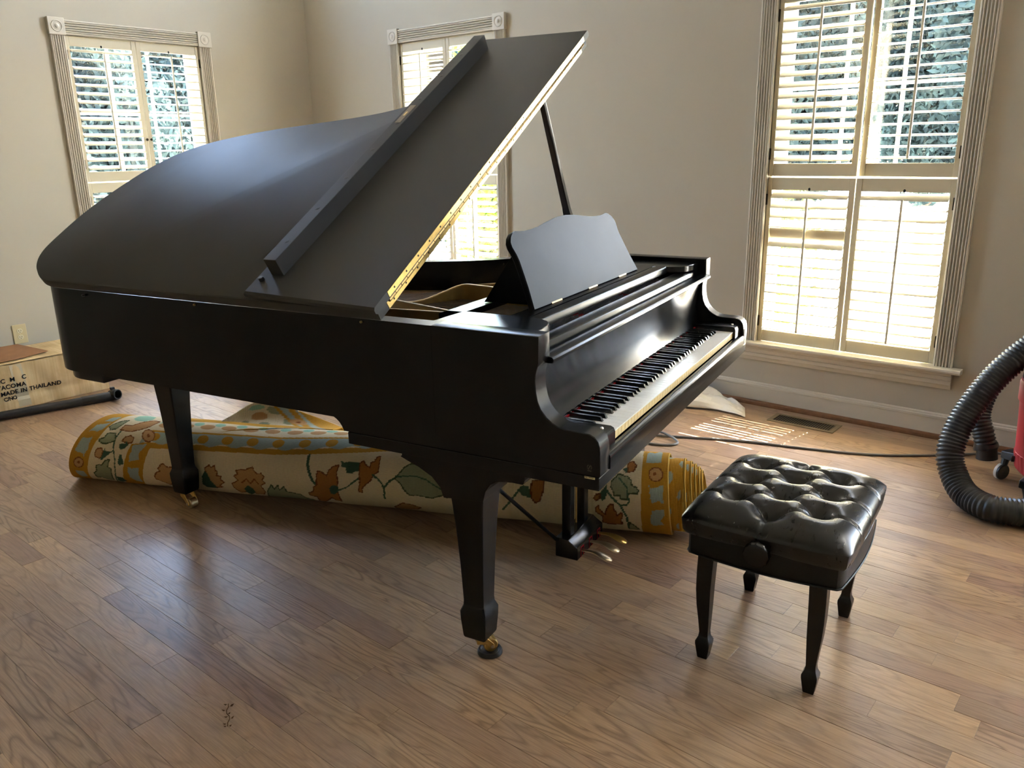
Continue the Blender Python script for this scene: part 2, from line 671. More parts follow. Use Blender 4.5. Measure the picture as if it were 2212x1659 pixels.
def louver_mesh(length):
    k = round(length, 3)
    if k not in louver_cache:
        mb = MB()
        n = 12
        ring = lambda x: [(x, .0318 * math.cos(2 * PI * i / n), .0050 * math.sin(2 * PI * i / n)) for i in range(n)]
        mb.rings([ring(-length / 2), ring(length / 2)])
        me = mb.mesh('louver', M['shutter'])
        me.polygons.foreach_set('use_smooth', [True] * len(me.polygons))
        me.set_sharp_from_angle(angle=math.radians(50))
        louver_cache[k] = me
    return louver_cache[k]


def shutter_panel(par, x0, x1, z0, z1, lz0, lz1, hinge_left, tilt, swing=0.0, special=None, count=15, knob=None):
    """one hinged panel; stiles 22..28 mm, rails, louvers, tilt rod"""
    w = x1 - x0
    px_ = x0 if hinge_left else x1
    mb = MB()
    so, si = .022, .028
    a, b_ = (so, si) if hinge_left else (si, so)
    lx0, lx1 = x0 + a - px_, x1 - b_ - px_
    X0, X1 = x0 - px_, x1 - px_
    mb.box(X0, lx0, 0, .028, z0, z1)
    mb.box(lx1, X1, 0, .028, z0, z1)
    mb.box(lx0, lx1, .002, .026, z0, lz0)
    mb.box(lx0, lx1, .002, .026, lz1, z1)
    fr = mb.obj('shutter', M['shutter'], par, bevel=.0018, seg=1, loc=(px_, 0, 0))
    fr.rotation_euler = (0, 0, swing)
    me = louver_mesh(lx1 - lx0 - .003)
    sp = (lz1 - lz0) / count
    cx_ = (lx0 + lx1) / 2
    for i in range(count):
        tl = tilt + 1.7 * math.sin(i * 12.9898 + x0 * 78.2 + z0 * 37.7)
        ry = 0.0
        if special and i in special:
            tl, ry = special[i]
        lo = link('louver', me, fr, loc=(cx_, .014, lz0 + sp * (i + .5)))
        lo.rotation_euler = (math.radians(tl), math.radians(ry), 0)
    yr = .014 - .0318 * math.cos(math.radians(tilt)) - .006
    zr = -.0318 * math.sin(math.radians(tilt))
    rod = MB().box(cx_ - .0055, cx_ + .0055, yr - .005, yr + .004, lz0 + sp * .5 + zr, lz1 - sp * .4 + zr)
    rod.obj('tilt_rod', M['shutter'], fr, bevel=.0015, seg=1)
    # mouse-hole in the top rail for the rod
    MB().prism([(cx_ - .006 + .006 * math.cos(q) + .006, lz1 + .006 + .008 * math.sin(q)) for q in np.linspace(0, 2 * PI, 10)[:-1]], .0012, .003, 1).obj('rod_notch', M['slot'], fr)
    hx = 0.0
    for hz in (z0 + .11, z1 - .11):
        MB().box(hx - .004, hx + .004, -.006, .004, hz - .028, hz + .028).obj('hinge', M['bronze'], fr)
    if knob is not None:
        kx = (X1 - .013) if hinge_left else (X0 + .013)
        MB().lathe([(.003, 0), (.003, .008), (.008, .012), (.009, .018), (.006, .023), (.001, .024)], 12, fn=lambda x, y, z, kx=kx: (kx + x, -z, knob + y)).obj('knob', M['bronze'], fr, smooth=True)
    return fr


def window(name, loc, rz, tilts, label, shutters=True, swings=(0, 0, 0, 0), specials=({}, {}, {}, {}), knobs=(None, None)):
    w = empty(name, loc, rz)
    tag(w, label, 'window', kind='structure')
    cw, cd = .085, .020
    prof = fluted(cw, cd)
    # side casings
    for sgn in (-1, 1):
        poly = [((HW + a) * sgn, -b_) for a, b_ in prof]
        MB().prism(poly, WZ0, WZ1 - .006, 2).obj('side_casing', M['trim'], w)
    poly = [(-b_, WZ1 + a) for a, b_ in prof]
    MB().prism(poly, -HW + .004, HW - .004, 0).obj('head_casing', M['trim'], w)
    for sgn in (-1, 1):
        x0 = sgn * (HW + cw / 2)
        z0 = WZ1 + cw / 2 + .002
        blk = MB().box(x0 - .0495, x0 + .0495, -.028, 0, z0 - .0495, z0 + .0495).obj('corner_block', M['trim'], w, bevel=.003)
        pr = [(.034, 0), (.034, .002), (.031, .006), (.028, .002), (.025, -.001), (.020, .004), (.016, .0015), (.012, .006), (.006, .009), (.001, .0095)]
        MB().lathe(pr, 28, fn=lambda x, y, z, x0=x0, z0=z0: (x0 + x, -.0275 - z, z0 + y)).obj('bullseye', M['trim'], blk, smooth=True)
    # stool and apron
    nose = [(.10, .336), (-.050, .336), (-.056, .340), (-.058, .348), (-.056, .356), (-.050, .36), (.10, .36)]
    MB().prism(nose, -.575, .575, 0).obj('window_stool', M['trim'], w)
    ap = [(0, .336), (-.030, .336), (-.030, .322), (-.024, .318), (-.024, .300), (-.019, .296), (-.024, .292), (-.024, .276), (-.018, .272), (-.014, .262), (-.010, .252), (0, .250)]
    MB().prism(ap, -.535, .535, 0).obj('window_apron', M['trim'], w)
    # jamb lining
    jb = MB()
    jb.box(-HW, -HW + .010, .03, TH, WZ0, WZ1)
    jb.box(HW - .010, HW, .03, TH, WZ0, WZ1)
    jb.box(-HW, HW, .03, TH, WZ1 - .010, WZ1)
    jb.box(-HW, HW, .101, TH + .03, WZ0 - .02, WZ0 + .012)
    jb.obj('jamb_lining', M['sash'], w)
    # two sashes of three by two panes
    zm = (WZ0 + WZ1) / 2
    for (z0, z1, y0) in ((WZ0 + .012, zm + .018, .088), (zm - .018, WZ1 - .010, .116)):
        sb = MB()
        x0, x1, f = -HW + .010, HW - .010, .032
        y1 = y0 + .026
        sb.box(x0, x0 + f, y0, y1, z0, z1)
        sb.box(x1 - f, x1, y0, y1, z0, z1)
        sb.box(x0 + f, x1 - f, y0, y1, z0, z0 + f)
        sb.box(x0 + f, x1 - f, y0, y1, z1 - f, z1)
        gx0, gx1, gz0, gz1 = x0 + f, x1 - f, z0 + f, z1 - f
        nx, nz, mt = 3, 2, .015
        for i in range(1, nx):
            c = gx0 + (gx1 - gx0) * i / nx
            sb.box(c - mt / 2, c + mt / 2, y0 + .004, y1 - .004, gz0, gz1)
        for i in range(1, nz):
            c = gz0 + (gz1 - gz0) * i / nz
            for j in range(nx):
                a = gx0 + (gx1 - gx0) * j / nx + (mt / 2 if j else 0)
                b_ = gx0 + (gx1 - gx0) * (j + 1) / nx - (mt / 2 if j < nx - 1 else 0)
                sb.box(a, b_, y0 + .004, y1 - .004, c - mt / 2, c + mt / 2)
        sash = sb.obj('sash', M['sash'], w)
        for i in range(nx):
            for j in range(nz):
                a, b_ = gx0 + (gx1 - gx0) * i / nx, gx0 + (gx1 - gx0) * (i + 1) / nx
                c, d = gz0 + (gz1 - gz0) * j / nz, gz0 + (gz1 - gz0) * (j + 1) / nz
                ym = (y0 + y1) / 2
                MB().add([(a, ym, c), (b_, ym, c), (b_, ym, d), (a, ym, d)], [(0, 1, 2, 3)]).obj('pane', M['glass'], sash)
    if shutters:
        g = .004
        zsplit = 1.236
        rows = ((zsplit + .002, WZ1 - g, 1.300, 2.060), (WZ0 + g, zsplit - .006, .425, 1.168))
        k = 0
        for r, (z0, z1, l0, l1) in enumerate(rows):
            shutter_panel(w, -HW + g, -.002, z0, z1, l0, l1, True, tilts[k], swings[k], specials[k], knob=knobs[r])
            shutter_panel(w, .002, HW - g, z0, z1, l0, l1, False, tilts[k + 1], swings[k + 1], specials[k + 1], knob=knobs[r])
            k += 2
    return w


window('window_1', (XL, W1Y, 0), PI / 2, (20, 3, 10, 4), 'left wall window with cream shutters, fluted casing and bullseye corners', knobs=(1.50, None))
window('window_2', (W2X, YB, 0), 0, (3, 3, 16, 16), 'back wall window half hidden behind the raised piano lid', knobs=(None, .62))
window('window_3', (W3X, YB, 0), 0, (27, 5, 32.3, 26), 'tall back wall window with glowing cream shutters beside the keyboard',
       swings=(0, math.radians(-3.0), 0, 0), specials=({}, {}, {10: (-70, 0)}, {13: (4, 2.5), 14: (30, 0)}))
window('window_4', (W4X, YB, 0), 0, (5, 5, 5, 5), 'added back wall window for more daylight further right, outside the picture')  # unseen opening added to brighten the room
window('window_5', (W5X, YB, 0), 0, (5, 5, 5, 5), 'last added back wall window for more daylight at the far right, outside the picture')  # second unseen opening added to brighten the walls

for k, xx in enumerate(FRONT_X):
    window('window_%d' % (6 + k), (xx, YF, 0), PI, None, '%s plain window in the wall behind the camera, outside the picture' % ('first', 'second', 'third')[k], shutters=False)

def transom(name, loc, rz, label):  # unseen high openings, added to bring daylight to the corner walls
    w = empty(name, loc, rz)
    tag(w, label, 'window', kind='structure')
    fr = MB()
    fr.box(-HW, -HW + .05, .08, .12, TZ0, TZ1)
    fr.box(HW - .05, HW, .08, .12, TZ0, TZ1)
    fr.box(-HW + .05, HW - .05, .08, .12, TZ0, TZ0 + .05)
    fr.box(-HW + .05, HW - .05, .08, .12, TZ1 - .05, TZ1)
    f_ = fr.obj('sash', M['sash'], w)
    MB().add([(-HW + .05, .1, TZ0 + .05), (HW - .05, .1, TZ0 + .05), (HW - .05, .1, TZ1 - .05), (-HW + .05, .1, TZ1 - .05)], [(0, 1, 2, 3)]).obj('pane', M['glass'], f_)


transom('window_6', (XL, W1Y, 0), PI / 2, 'added transom letting in daylight above the left wall window, outside the picture')
transom('window_7', (W2X, YB, 0), 0, 'added transom letting in daylight above the window behind the lid, outside the picture')
transom('window_8', (W4X, YB, 0), 0, 'added transom letting in daylight further right on the back wall, outside the picture')
transom('window_9', (W5X, YB, 0), 0, 'added transom letting in daylight at the far right of the back wall, outside the picture')
o = MB().box(XL - .9, XR + .9, YB + TH, YB + TH + .85, ZC - .04, ZC + .06).obj('sun_blocker', M['sash'])  # added overhang out of view, keeps direct sun off the transoms
tag(o, 'added deep eave shading the tops of the back wall windows, out of view', 'sun_blocker', kind='structure')

# sky portals in the window openings guide the daylight sampling
for (x, y, rz) in ((W2X, YB + TH + .02, 0), (W3X, YB + TH + .02, 0), (W4X, YB + TH + .02, 0), (W5X, YB + TH + .02, 0), (XL - TH - .02, W1Y, PI / 2)) + tuple((XL - TH - .02, yy, PI / 2) for yy in LEFT_Y):
    ld = bpy.data.lights.new('sky_portal', 'AREA')
    ld.shape = 'RECTANGLE'
    ld.size, ld.size_y = 2 * HW, WZ1 - WZ0
    ld.cycles.is_portal = True
    lo = bpy.data.objects.new('sky_portal', ld)
    COL.objects.link(lo)
    lo.location = (x, y, (WZ0 + WZ1) / 2)
    lo.rotation_euler = (-PI / 2, 0, rz)
    if abs(x - W3X) > .1:
        l2 = bpy.data.lights.new('sky_portal', 'AREA')
        l2.shape = 'RECTANGLE'
        l2.size, l2.size_y = 2 * HW, TZ1 - TZ0
        l2.cycles.is_portal = True
        p2 = bpy.data.objects.new('sky_portal', l2)
        COL.objects.link(p2)
        p2.location = (x, y, (TZ0 + TZ1) / 2)
        p2.rotation_euler = (-PI / 2, 0, rz)

# ------------------------------------------------------------------ floor of oak strips
floor = MB().box(XL - .05, XR + .05, YF - .05, YB + .05, -.06, -.0012).obj('floor', M['filler'])
tag(floor, 'worn oak strip floor, dusty and scuffed, under the piano', 'floor', kind='structure')
PW = 0.08
planks = []
rng = random.Random(11)
j0 = int(math.floor((YF - .046) / PW))
j1 = int(math.ceil((YB - .046) / PW))
for j in range(j0, j1):
    y0 = .046 + j * PW
    x = XL - rng.random() * .5
    while x < XR:
        ln = rng.choice((.38, .5, .62, .75, .9, 1.1)) * (0.85 + .3 * rng.random())
        planks.append((max(x, XL - .02), min(x + ln, XR + .02), max(y0, YF), min(y0 + PW, YB), rng.random(), rng.random()))
        x += ln


def project(P):
    d = Vector(P) - Vector((0, 0, CAMH))
    z = d.dot(FWD)
    if z < .2:
        return None
    return 1106 + FPX * d.dot(RIGHT) / z, 829.5 + FPX * d.dot(DOWN) / z


def seen_area(pl):
    x0, x1, y0, y1 = pl[:4]
    q = [project((a, b_, 0)) for a, b_ in ((x0, y0), (x1, y0), (x1, y1), (x0, y1))]
    if any(k is None for k in q):
        return 0
    cxs = [min(max(k[0], 0), 2212) for k in q]
    cys = [min(max(k[1], 0), 1659) for k in q]
    ar = abs(sum(cxs[i] * cys[(i + 1) % 4] - cxs[(i + 1) % 4] * cys[i] for i in range(4))) / 2
    return ar


def plank_geo(mb, pl):
    x0, x1, y0, y1, r, q = pl
    g, c = .0003, .0005
    zt = (q - .5) * .0006
    x0 += g
    x1 -= g
    y0 += g
    y1 -= g
    if x1 - x0 < .004 or y1 - y0 < .004:
        return 0
    vs = [(x0, y0, -.015), (x1, y0, -.015), (x1, y1, -.015), (x0, y1, -.015),
          (x0, y0, zt - c), (x1, y0, zt - c), (x1, y1, zt - c), (x0, y1, zt - c),
          (x0 + c, y0 + c, zt), (x1 - c, y0 + c, zt), (x1 - c, y1 - c, zt), (x0 + c, y1 - c, zt)]
    fs = [(0, 1, 5, 4), (1, 2, 6, 5), (2, 3, 7, 6), (3, 0, 4, 7), (4, 5, 9, 8), (5, 6, 10, 9), (6, 7, 11, 10), (7, 4, 8, 11), (8, 9, 10, 11)]
    mb.add(vs, fs)
    return len(vs)


planks.sort(key=seen_area, reverse=True)
for pl in planks[:300]:
    mb = MB()
    nv = plank_geo(mb, pl)
    if not nv:
        continue
    me = mb.mesh('plank', M['floor'])
    at = me.attributes.new('rnd', 'FLOAT', 'POINT')
    at.data.foreach_set('value', [pl[4]] * nv)
    link('plank', me, floor)
mb = MB()
rv = []
for pl in planks[300:]:
    rv += [pl[4]] * plank_geo(mb, pl)
me = mb.mesh('far_planks', M['floor'])
me.attributes.new('rnd', 'FLOAT', 'POINT').data.foreach_set('value', rv)
o = link('far_planks', me, floor)
o['kind'] = 'stuff'

# ------------------------------------------------------------------ outdoors
o = MB().box(-40, 40, -40, 40, -.75, -.55).obj('ground', M['lawn'])
tag(o, 'sunlit pale paving outside the windows', 'ground', kind='structure')


def tree(x, y, h, rx, rz_, seed, leafm, label, n=2600, lsz=.20, zb=.9):
    r = random.Random(seed)
    t_ = empty('tree', (x, y, -.55))
    tag(t_, label, 'tree', 'trees outside the windows')
    pts = [(0, 0, 0)]
    for k in range(1, 7):
        pts.append((r.uniform(-.12, .12), r.uniform(-.12, .12), h * .85 * k / 6))
    MB().tube(pts, [.16 * (1 - .13 * k) for k in range(7)], 8).obj('trunk', M['bark'], t_, smooth=True)
    g = np.random.default_rng(seed)
    q = g.uniform(-1, 1, (n * 3, 3))
    d = (q ** 2).sum(1)
    q = q[(d > .12) & (d < 1)][:n]
    lump = .75 + .3 * np.sin(5 * q[:, 0] + seed) * np.cos(4 * q[:, 1] + 2 * q[:, 2])
    P = np.stack([q[:, 0] * rx * lump, q[:, 1] * rx * lump, zb + (h - zb) * .5 * (1 + q[:, 2])], 1)
    u = g.normal(size=P.shape) * [1, 1, .6]
    u /= np.linalg.norm(u, axis=1)[:, None]
    v = np.cross(u, g.normal(size=P.shape))
    v /= np.linalg.norm(v, axis=1)[:, None]
    w_ = np.cross(u, v)
    L = (lsz * g.uniform(.6, 1.3, len(P)))[:, None]
    vs = np.stack([P - v * L, P + w_ * L * .42, P + v * L, P - w_ * L * .42], 1).reshape(-1, 3)
    fm_ = bpy.data.meshes.new('foliage')
    fm_.vertices.add(len(vs))
    fm_.vertices.foreach_set('co', vs.astype(np.float32).reshape(-1))
    fm_.loops.add(len(vs))
    fm_.loops.foreach_set('vertex_index', np.arange(len(vs), dtype=np.int32))
    fm_.polygons.add(len(vs) // 4)
    fm_.polygons.foreach_set('loop_start', np.arange(0, len(vs), 4, dtype=np.int32))
    fm_.update(calc_edges=True)
    fm_.materials.append(leafm)
    link('foliage', fm_, t_)
    return t_


tree(-10.2, 4.5, 3.6, 1.1, 0, 1, M['leaf_dark'], 'dark leafy tree seen through the left panel of the left wall window', 16000, .065, .1)
tree(-13.0, 7.0, 4.6, 1.5, 0, 2, M['leaf_dark'], 'dark leafy tree seen through the right panel of the left wall window', 18000, .075, .1)
tree(-7.6, 8.6, 3.6, 1.2, 0, 3, M['leaf_light'], 'bright green tree seen through the back wall window behind the lid', 9000, .07, .1)
tree(-11.6, 12.0, 4.0, 1.6, 0, 4, M['leaf_dark'], 'darker tree further off behind the window with the piano lid', 14000, .085, .1)
tree(-4.45, 11.6, 8.2, 1.3, 0, 5, M['leaf_dark'], 'tall dark tree behind the left edge of the tall window', 52000, .075)
tree(-3.5, 14.9, 8.6, 1.5, 0, 6, M['leaf_dark'], 'tall dark tree behind the left half of the tall window', 52000, .075)
tree(-1.75, 11.7, 8.2, 1.3, 0, 9, M['leaf_dark'], 'tall dark tree behind the right half of the tall window', 52000, .075)
tree(-2.7, 6.4, 1.75, .62, 0, 8, M['leaf_light'], 'low light green shrub just outside the tall window', 2500, .055, .15)

# ================================================================== THE GRAND PIANO
PX, PY, PTH = -0.9626, 1.4507, math.radians(101.5809)
WD, ARM = 1.487, .0587
RZ0, RZ1 = .699, .983
piano = empty('grand_piano', (PX, PY, 0), PTH)
tag(piano, 'black satin grand piano with its lid propped open in the middle of the room', 'piano')
EB, EL, EG = M['ebony'], M['ebony_lid'], M['ebony_gloss']

# lid outline (s from the hinge edge, v from the keyboard side), measured on the open lid
LID = [(.002, 1.80), (.002, 1.90), (.004, 1.943), (.014, 1.985), (.036, 2.030), (.075, 2.085), (.130, 2.130), (.20, 2.152), (.367, 2.166), (.514, 2.149),
       (.669, 2.104), (.774, 2.038), (.829, 1.968), (.873, 1.885), (.931, 1.70), (.969, 1.509), (1.019, 1.26), (1.076, 1.113), (1.165, .975), (1.28, .865),
       (1.40, .775), (1.475, .69), (1.508, .60)]
curve = catmull(LID, 5)
rim_cv = [((s - .012) * (1.0 if s < .6 else 1.0) + (.012 if s < .3 else (.012 - .024 * min(1, (s - .3) / .5))), v - .016 * min(1, max(0, (v - 1.9) / .2))) for s, v in curve]
rim_out = [(0.0, .45), (0.0, .9), (0.0, 1.35)] + [(max(0.0, u), v) for u, v in rim_cv if u < WD - .004 and v > .62] + [(WD, .60), (WD, .45)]


def offset(poly, d):
    out = []
    n = len(poly)
    for i in range(n):
        a = Vector(poly[max(0, i - 1)])
        b_ = Vector(poly[min(n - 1, i + 1)])
        t_ = (b_ - a).normalized()
        nrm = Vector((t_.y, -t_.x))          # to the right of travel = inwards (tail round clockwise)
        out.append((poly[i][0] + nrm.x * d, poly[i][1] + nrm.y * d))
    return out


def ribbon(out_, in_, z0, z1):
    mb = MB()
    n = len(out_)
    vs = [(u, v, z0) for u, v in out_] + [(u, v, z1) for u, v in out_] + [(u, v, z0) for u, v in in_] + [(u, v, z1) for u, v in in_]
    fs = []
    for i in range(n - 1):
        a, b_, c, d = i, i + n, i + 2 * n, i + 3 * n
        fs += [(a, a + 1, b_ + 1, b_), (b_, b_ + 1, d + 1, d), (d, d + 1, c + 1, c), (c, c + 1, a + 1, a)]
    fs += [(0, n, 3 * n, 2 * n), (n - 1, 3 * n - 1, 4 * n - 1, 2 * n - 1)]
    return mb.add(vs, fs)


rim_in = offset(rim_out, .055)
rim = ribbon(rim_out, rim_in, RZ0, RZ1).obj('case_rim', EB, piano, smooth='auto')
ri = [q for q in rim_out if q[1] > 1.62]
low_o = offset(ri, .022)
low_i = offset(ri, .09)
ribbon(low_o, low_i, .663, RZ0).obj('lower_rim', EB, piano, smooth='auto', bevel=.004)

# arms: side profile (v, z) measured on both cheeks
ARMP = [(-.002, .663), (-.002, .712), (.000, .735), (.004, .748), (.013, .759), (.026, .765), (.050, .7655), (.074, .766), (.090, .767), (.104, .770), (.120, .778), (.135, .789),
        (.150, .807), (.158, .825), (.163, .850), (.1645, .874), (.163, .891), (.159, .906), (.154, .918), (.154, RZ1), (.451, RZ1), (.451, RZ0), (.785, RZ0), (.776, .694), (.766, .686), (.758, .675), (.753, .663)]
ARMP = [(v, z) for v, z in ARMP]
for u0, u1 in ((0.0, ARM), (WD - ARM, WD)):
    def inset(d):
        out = []
        k = len(ARMP)
        for i, (v, z) in enumerate(ARMP):
            a, b_ = Vector(ARMP[i - 1]), Vector(ARMP[(i + 1) % k])
            t_ = (b_ - a).normalized()
            nr = Vector((t_.y, -t_.x)) * (d if v < .44 and z > .67 else 0)
            out.append((v + nr.x, z + nr.y))
        return out
    p0_, p1_ = inset(.0018), ARMP
    MB().rings([[(u_, v, z) for v, z in q_] for u_, q_ in ((u0, p0_), (u0 + .002, p1_), (u1 - .002, p1_), (u1, p0_))]).obj('arm', EB, piano, smooth='auto')
# key bed
bed = MB()
bed.box(0, WD, 0, .74, .627, .6615)
bed.obj('key_bed', EB, piano, bevel=.0025)
MB().box(ARM, WD - ARM, .74, .80, .640, RZ0).obj('belly_rail', EB, piano)
# underside boards
MB().box(.06, .80, .80, 1.55, .70, .72).obj('bottom_board', EB, piano)
for a, b_ in (((.2, .8), (.42, 1.98)), ((.75, .8), (.55, 1.95)), ((1.2, .8), (.75, 1.75))):
    MB().tube([(a[0], a[1], .70), (b_[0], b_[1], .70)], .045, 4).obj('beam', EB, piano)

# key slip with rounded top
slip = [(.020, .6625), (.020, .700), (.016, .7035), (.008, .7040), (.001, .7015), (-.003, .697), (-.004, .690), (-.004, .6625)]
MB().prism(slip, ARM + .0005, WD - ARM - .0005, 0).obj('key_slip', EG, piano, smooth='auto')
# key blocks beside the keyboard
KL, KP = .1325, .0235
for u0, u1 in ((ARM, KL - .001), (KL + 52 * KP + .001, WD - ARM)):
    kb = MB().prism([(.012, .664), (.012, .733), (.016, .742), (.024, .746), (.175, .746), (.175, .664)], u0, u1, 0).obj('key_block', EG, piano, smooth='auto', bevel=.002)
    MB().lathe([(.006, 0), (.006, .003), (.0045, .005), (.001, .0055)], 12, fn=lambda x, y, z, c=(u0 + u1) / 2: (c + x, .035 + y, .746 + z)).obj('block_screw', M['chrome'], kb, smooth=True)

# keys
wk = MB()
w2 = KP - .0011
wk.box(-w2 / 2, w2 / 2, 0, .170, -.0035, 0, 0)
wk.box(-w2 / 2 + .0003, w2 / 2 - .0003, .0012, .170, -.024, -.0035, 1)
wk_me = wk.mesh('white_key', [M['keywhite'], M['keyfront']])
bk = MB()
hw = .0052
pr = [(.0, .0), (.006, .0112), (.012, .0122), (.098, .0122), (.098, 0)]
vs = []
for v_, z_ in pr:
    h_ = hw if z_ < .005 else hw * .78
    vs += [(-h_, v_, z_), (h_, v_, z_)]
bk.add(vs, [(0, 1, 3, 2), (2, 3, 5, 4), (4, 5, 7, 6), (6, 7, 9, 8), (8, 9, 1, 0), (0, 2, 4, 6, 8), (9, 7, 5, 3, 1)])
bk_me = bk.mesh('black_key', M['keyblack'])
KZ = .7276
for i in range(52):
    link('white_key', wk_me, piano, loc=(KL + (i + .5) * KP, .0216, KZ), bevel=.0008 if False else 0)
for i in range(51):
    note = i % 7            # 0=A 1=B 2=C 3=D 4=E 5=F 6=G
    if note in (1, 4):
        continue
    offs = {0: .0018, 2: -.0022, 3: .0022, 5: -.0026, 6: 0}[note]
    link('black_key', bk_me, piano, loc=(KL + (i + 1) * KP + offs, .0725, KZ - .0008))
MB().box(KL - .002, KL + 52 * KP + .002, .1640, .1675, .7285, .7345).obj('felt_strip', M['felt_red'], piano)
MB().box(KL - .06, KL + 52 * KP + .06, .03, .19, .6625, .6985).obj('key_frame', EB, piano)

# fallboard with its lip
FB = [(.170, .7355), (.173, .742), (.179, .760), (.1845, .785), (.1855, .81), (.183, .84), (.178, .868), (.171, .893), (.166, .908), (.182, .908), (.198, .87), (.203, .81), (.199, .76), (.190, .7355)]
MB().prism(FB, ARM + .001, WD - ARM - .001, 0).obj('fallboard', EG, piano, smooth='auto')
LIP = [(.141, .909), (.138, .913), (.138, .919), (.142, .9235), (.150, .925), (.172, .925), (.172, .909)]
MB().prism(LIP, ARM - .012, WD - ARM + .012, 0).obj('fallboard_lip', EG, piano, smooth='auto')
MB().box(ARM, WD - ARM, .172, .190, .90, .918).obj('fallboard_back', EB, piano)
ST = [(.186, .905), (.186, .936), (.189, .941), (.192, .942), (.236, .942), (.240, .938), (.240, .905)]
MB().prism(ST, ARM + .001, WD - ARM - .001, 0).obj('stretcher', EG, piano, smooth='auto')

# side blocks carrying the music shelf
for sgn in (0, 1):
    pl_ = [(.0587, .484), (.150, .480), (.1975, .475), (.2, .30), (.197, .262), (.188, .236), (.172, .214), (.150, .199), (.12, .190), (.0587, .186)]
    if sgn:
        pl_ = [(WD - u, v) for u, v in pl_]
    MB().prism(pl_, .945, .9815 if not sgn else .968, 2).obj('shelf_support', EG, piano, smooth='auto', bevel=.002)

# iron plate, strings, felts, tuning pins
plate_o = [q for q in rim_in]
gp = MB()
pl_poly = [(ARM + .004, .245)] + [(u, v) for u, v in offset(rim_out, .058) if v > .47] + [(WD - ARM - .004, .245)]
gp.prism([(u, v) for u, v in pl_poly], .862, .872, 2)
plate = gp.obj('iron_plate', M['gold'], piano)
sb = MB()
sb.prism([(.07, .56), (.07, 1.8), (.13, 2.0), (.45, 2.02), (.70, 1.93), (.80, 1.75), (.86, 1.45), (.92, 1.15), (1.1, .90), (1.35, .62)], .8725, .876, 2)
sb.obj('soundboard', M['soundboard'], piano)


def strut(path, z0, ztops, w, name='plate_strut'):
    mb_ = MB()
    n = len(path)
    vs, fs = [], []
    for i in range(n):
        a, b_ = Vector(path[max(0, i - 1)]), Vector(path[min(n - 1, i + 1)])
        t_ = (b_ - a).normalized()
        nr = Vector((-t_.y, t_.x)) * w / 2
        u, v = path[i]
        vs += [(u - nr.x, v - nr.y, z0), (u + nr.x, v + nr.y, z0), (u + nr.x, v + nr.y, ztops[i]), (u - nr.x, v - nr.y, ztops[i])]
    for i in range(n - 1):
        for k in range(4):
            fs.append((i * 4 + k, i * 4 + (k + 1) % 4, i * 4 + 4 + (k + 1) % 4, i * 4 + 4 + k))
    fs += [(0, 1, 2, 3), (n * 4 - 1, n * 4 - 2, n * 4 - 3, n * 4 - 4)]
    return mb_.add(vs, fs).obj(name, M['gold'], piano, smooth='auto', bevel=.003)


strut([(.352, .42), (.352, .61), (.327, .83), (.30, 1.2), (.27, 1.9)], .868, [.938, .940, .940, .938, .90], .012)
strut([(.364, .42), (.366, .61), (.46, .895), (.56, 1.3), (.66, 1.9)], .868, [.938, .940, .940, .938, .90], .012)
strut(catmull([(.752, .42), (.752, .60), (.775, .766), (.774, .84), (.70, .885), (.62, .93), (.52, 1.05), (.50, 1.3)], 4), .868,
      [q[0] for q in catmull([(.945, 0), (.944, 0), (.946, 0), (.944, 0), (.922, 0), (.905, 0), (.905, 0), (.9, 0)], 4)], .014)
strut([(1.06, .42), (1.06, .60), (1.02, .95)], .868, [.935, .935, .90], .014)
strut([(.10, .405), (.745, .405), (1.39, .405)], .868, [.895, .895, .895], .012)
# strings as one part (too fine to count)
ss = MB()
rngp = random.Random(5)
for i in range(96):
    f = i / 95
    u0 = .12 + 1.24 * f
    if i < 30:
        a, b_ = (.10 + .009 * i, .30), (.62 + .006 * i, 1.80 - .006 * i)
        z = .902
    else:
        k = (i - 30) / 65
        a, b_ = (.40 + .95 * k, .30), (.22 + 1.05 * k ** .9, 1.75 - 1.15 * k ** .8)
        z = .892
    r_ = .0011 if i > 30 else .0019
    ss.tube([(a[0], a[1], z), (b_[0], b_[1], z)], r_, 4, cap=False)
o = ss.obj('strings', M['string'], piano)
o['kind'] = 'stuff'
# pins in three banks with felt
pm = MB()
for (ua, ub) in ((.27, .555), (.60, .93), (.99, 1.30)):
    n_ = int((ub - ua) / .0135)
    for i in range(n_):
        for r_ in range(5):
            u = ua + (i + .5 + .2 * r_) * (ub - ua) / n_
            v = .262 + r_ * .019 + .012 * math.sin((u - ua) / (ub - ua) * 3.1)
            pm.lathe([(.0035, .872), (.0035, .916), (.0028, .920)], 6, fn=lambda x, y, z, u=u, v=v: (u + x, v + y, z))
o = pm.obj('tuning_pins', M['steel'], piano)
o['kind'] = 'stuff'
for (ua, ub) in ((.235, .265), (.560, .585), (.945, .965)):
    MB().prism([(ua, .255), (ub, .255), (ub + .10, .40), (ua + .07, .40)], .903, .908, 2).obj('string_felt', M['felt_red'], piano)
for (ua, ub) in ((.575, .598), (.955, .985)):
    MB().prism(catmull([(ua, .246), (ub, .246), (ub + .02, .31), (ub + .09, .395), (ua + .06, .395), (ua, .31)], 1), .868, .905, 2).obj('plate_web', M['gold'], piano, bevel=.003)
MB().box(.62, .72, .70, .722, .898, .908).obj('damper_felt', M['felt_white'], piano)
MB().prism([(.49, .70), (.70, .66), (.70, .675), (.49, .715)], .897, .904, 2).obj('string_braid', M['felt_red'], piano)

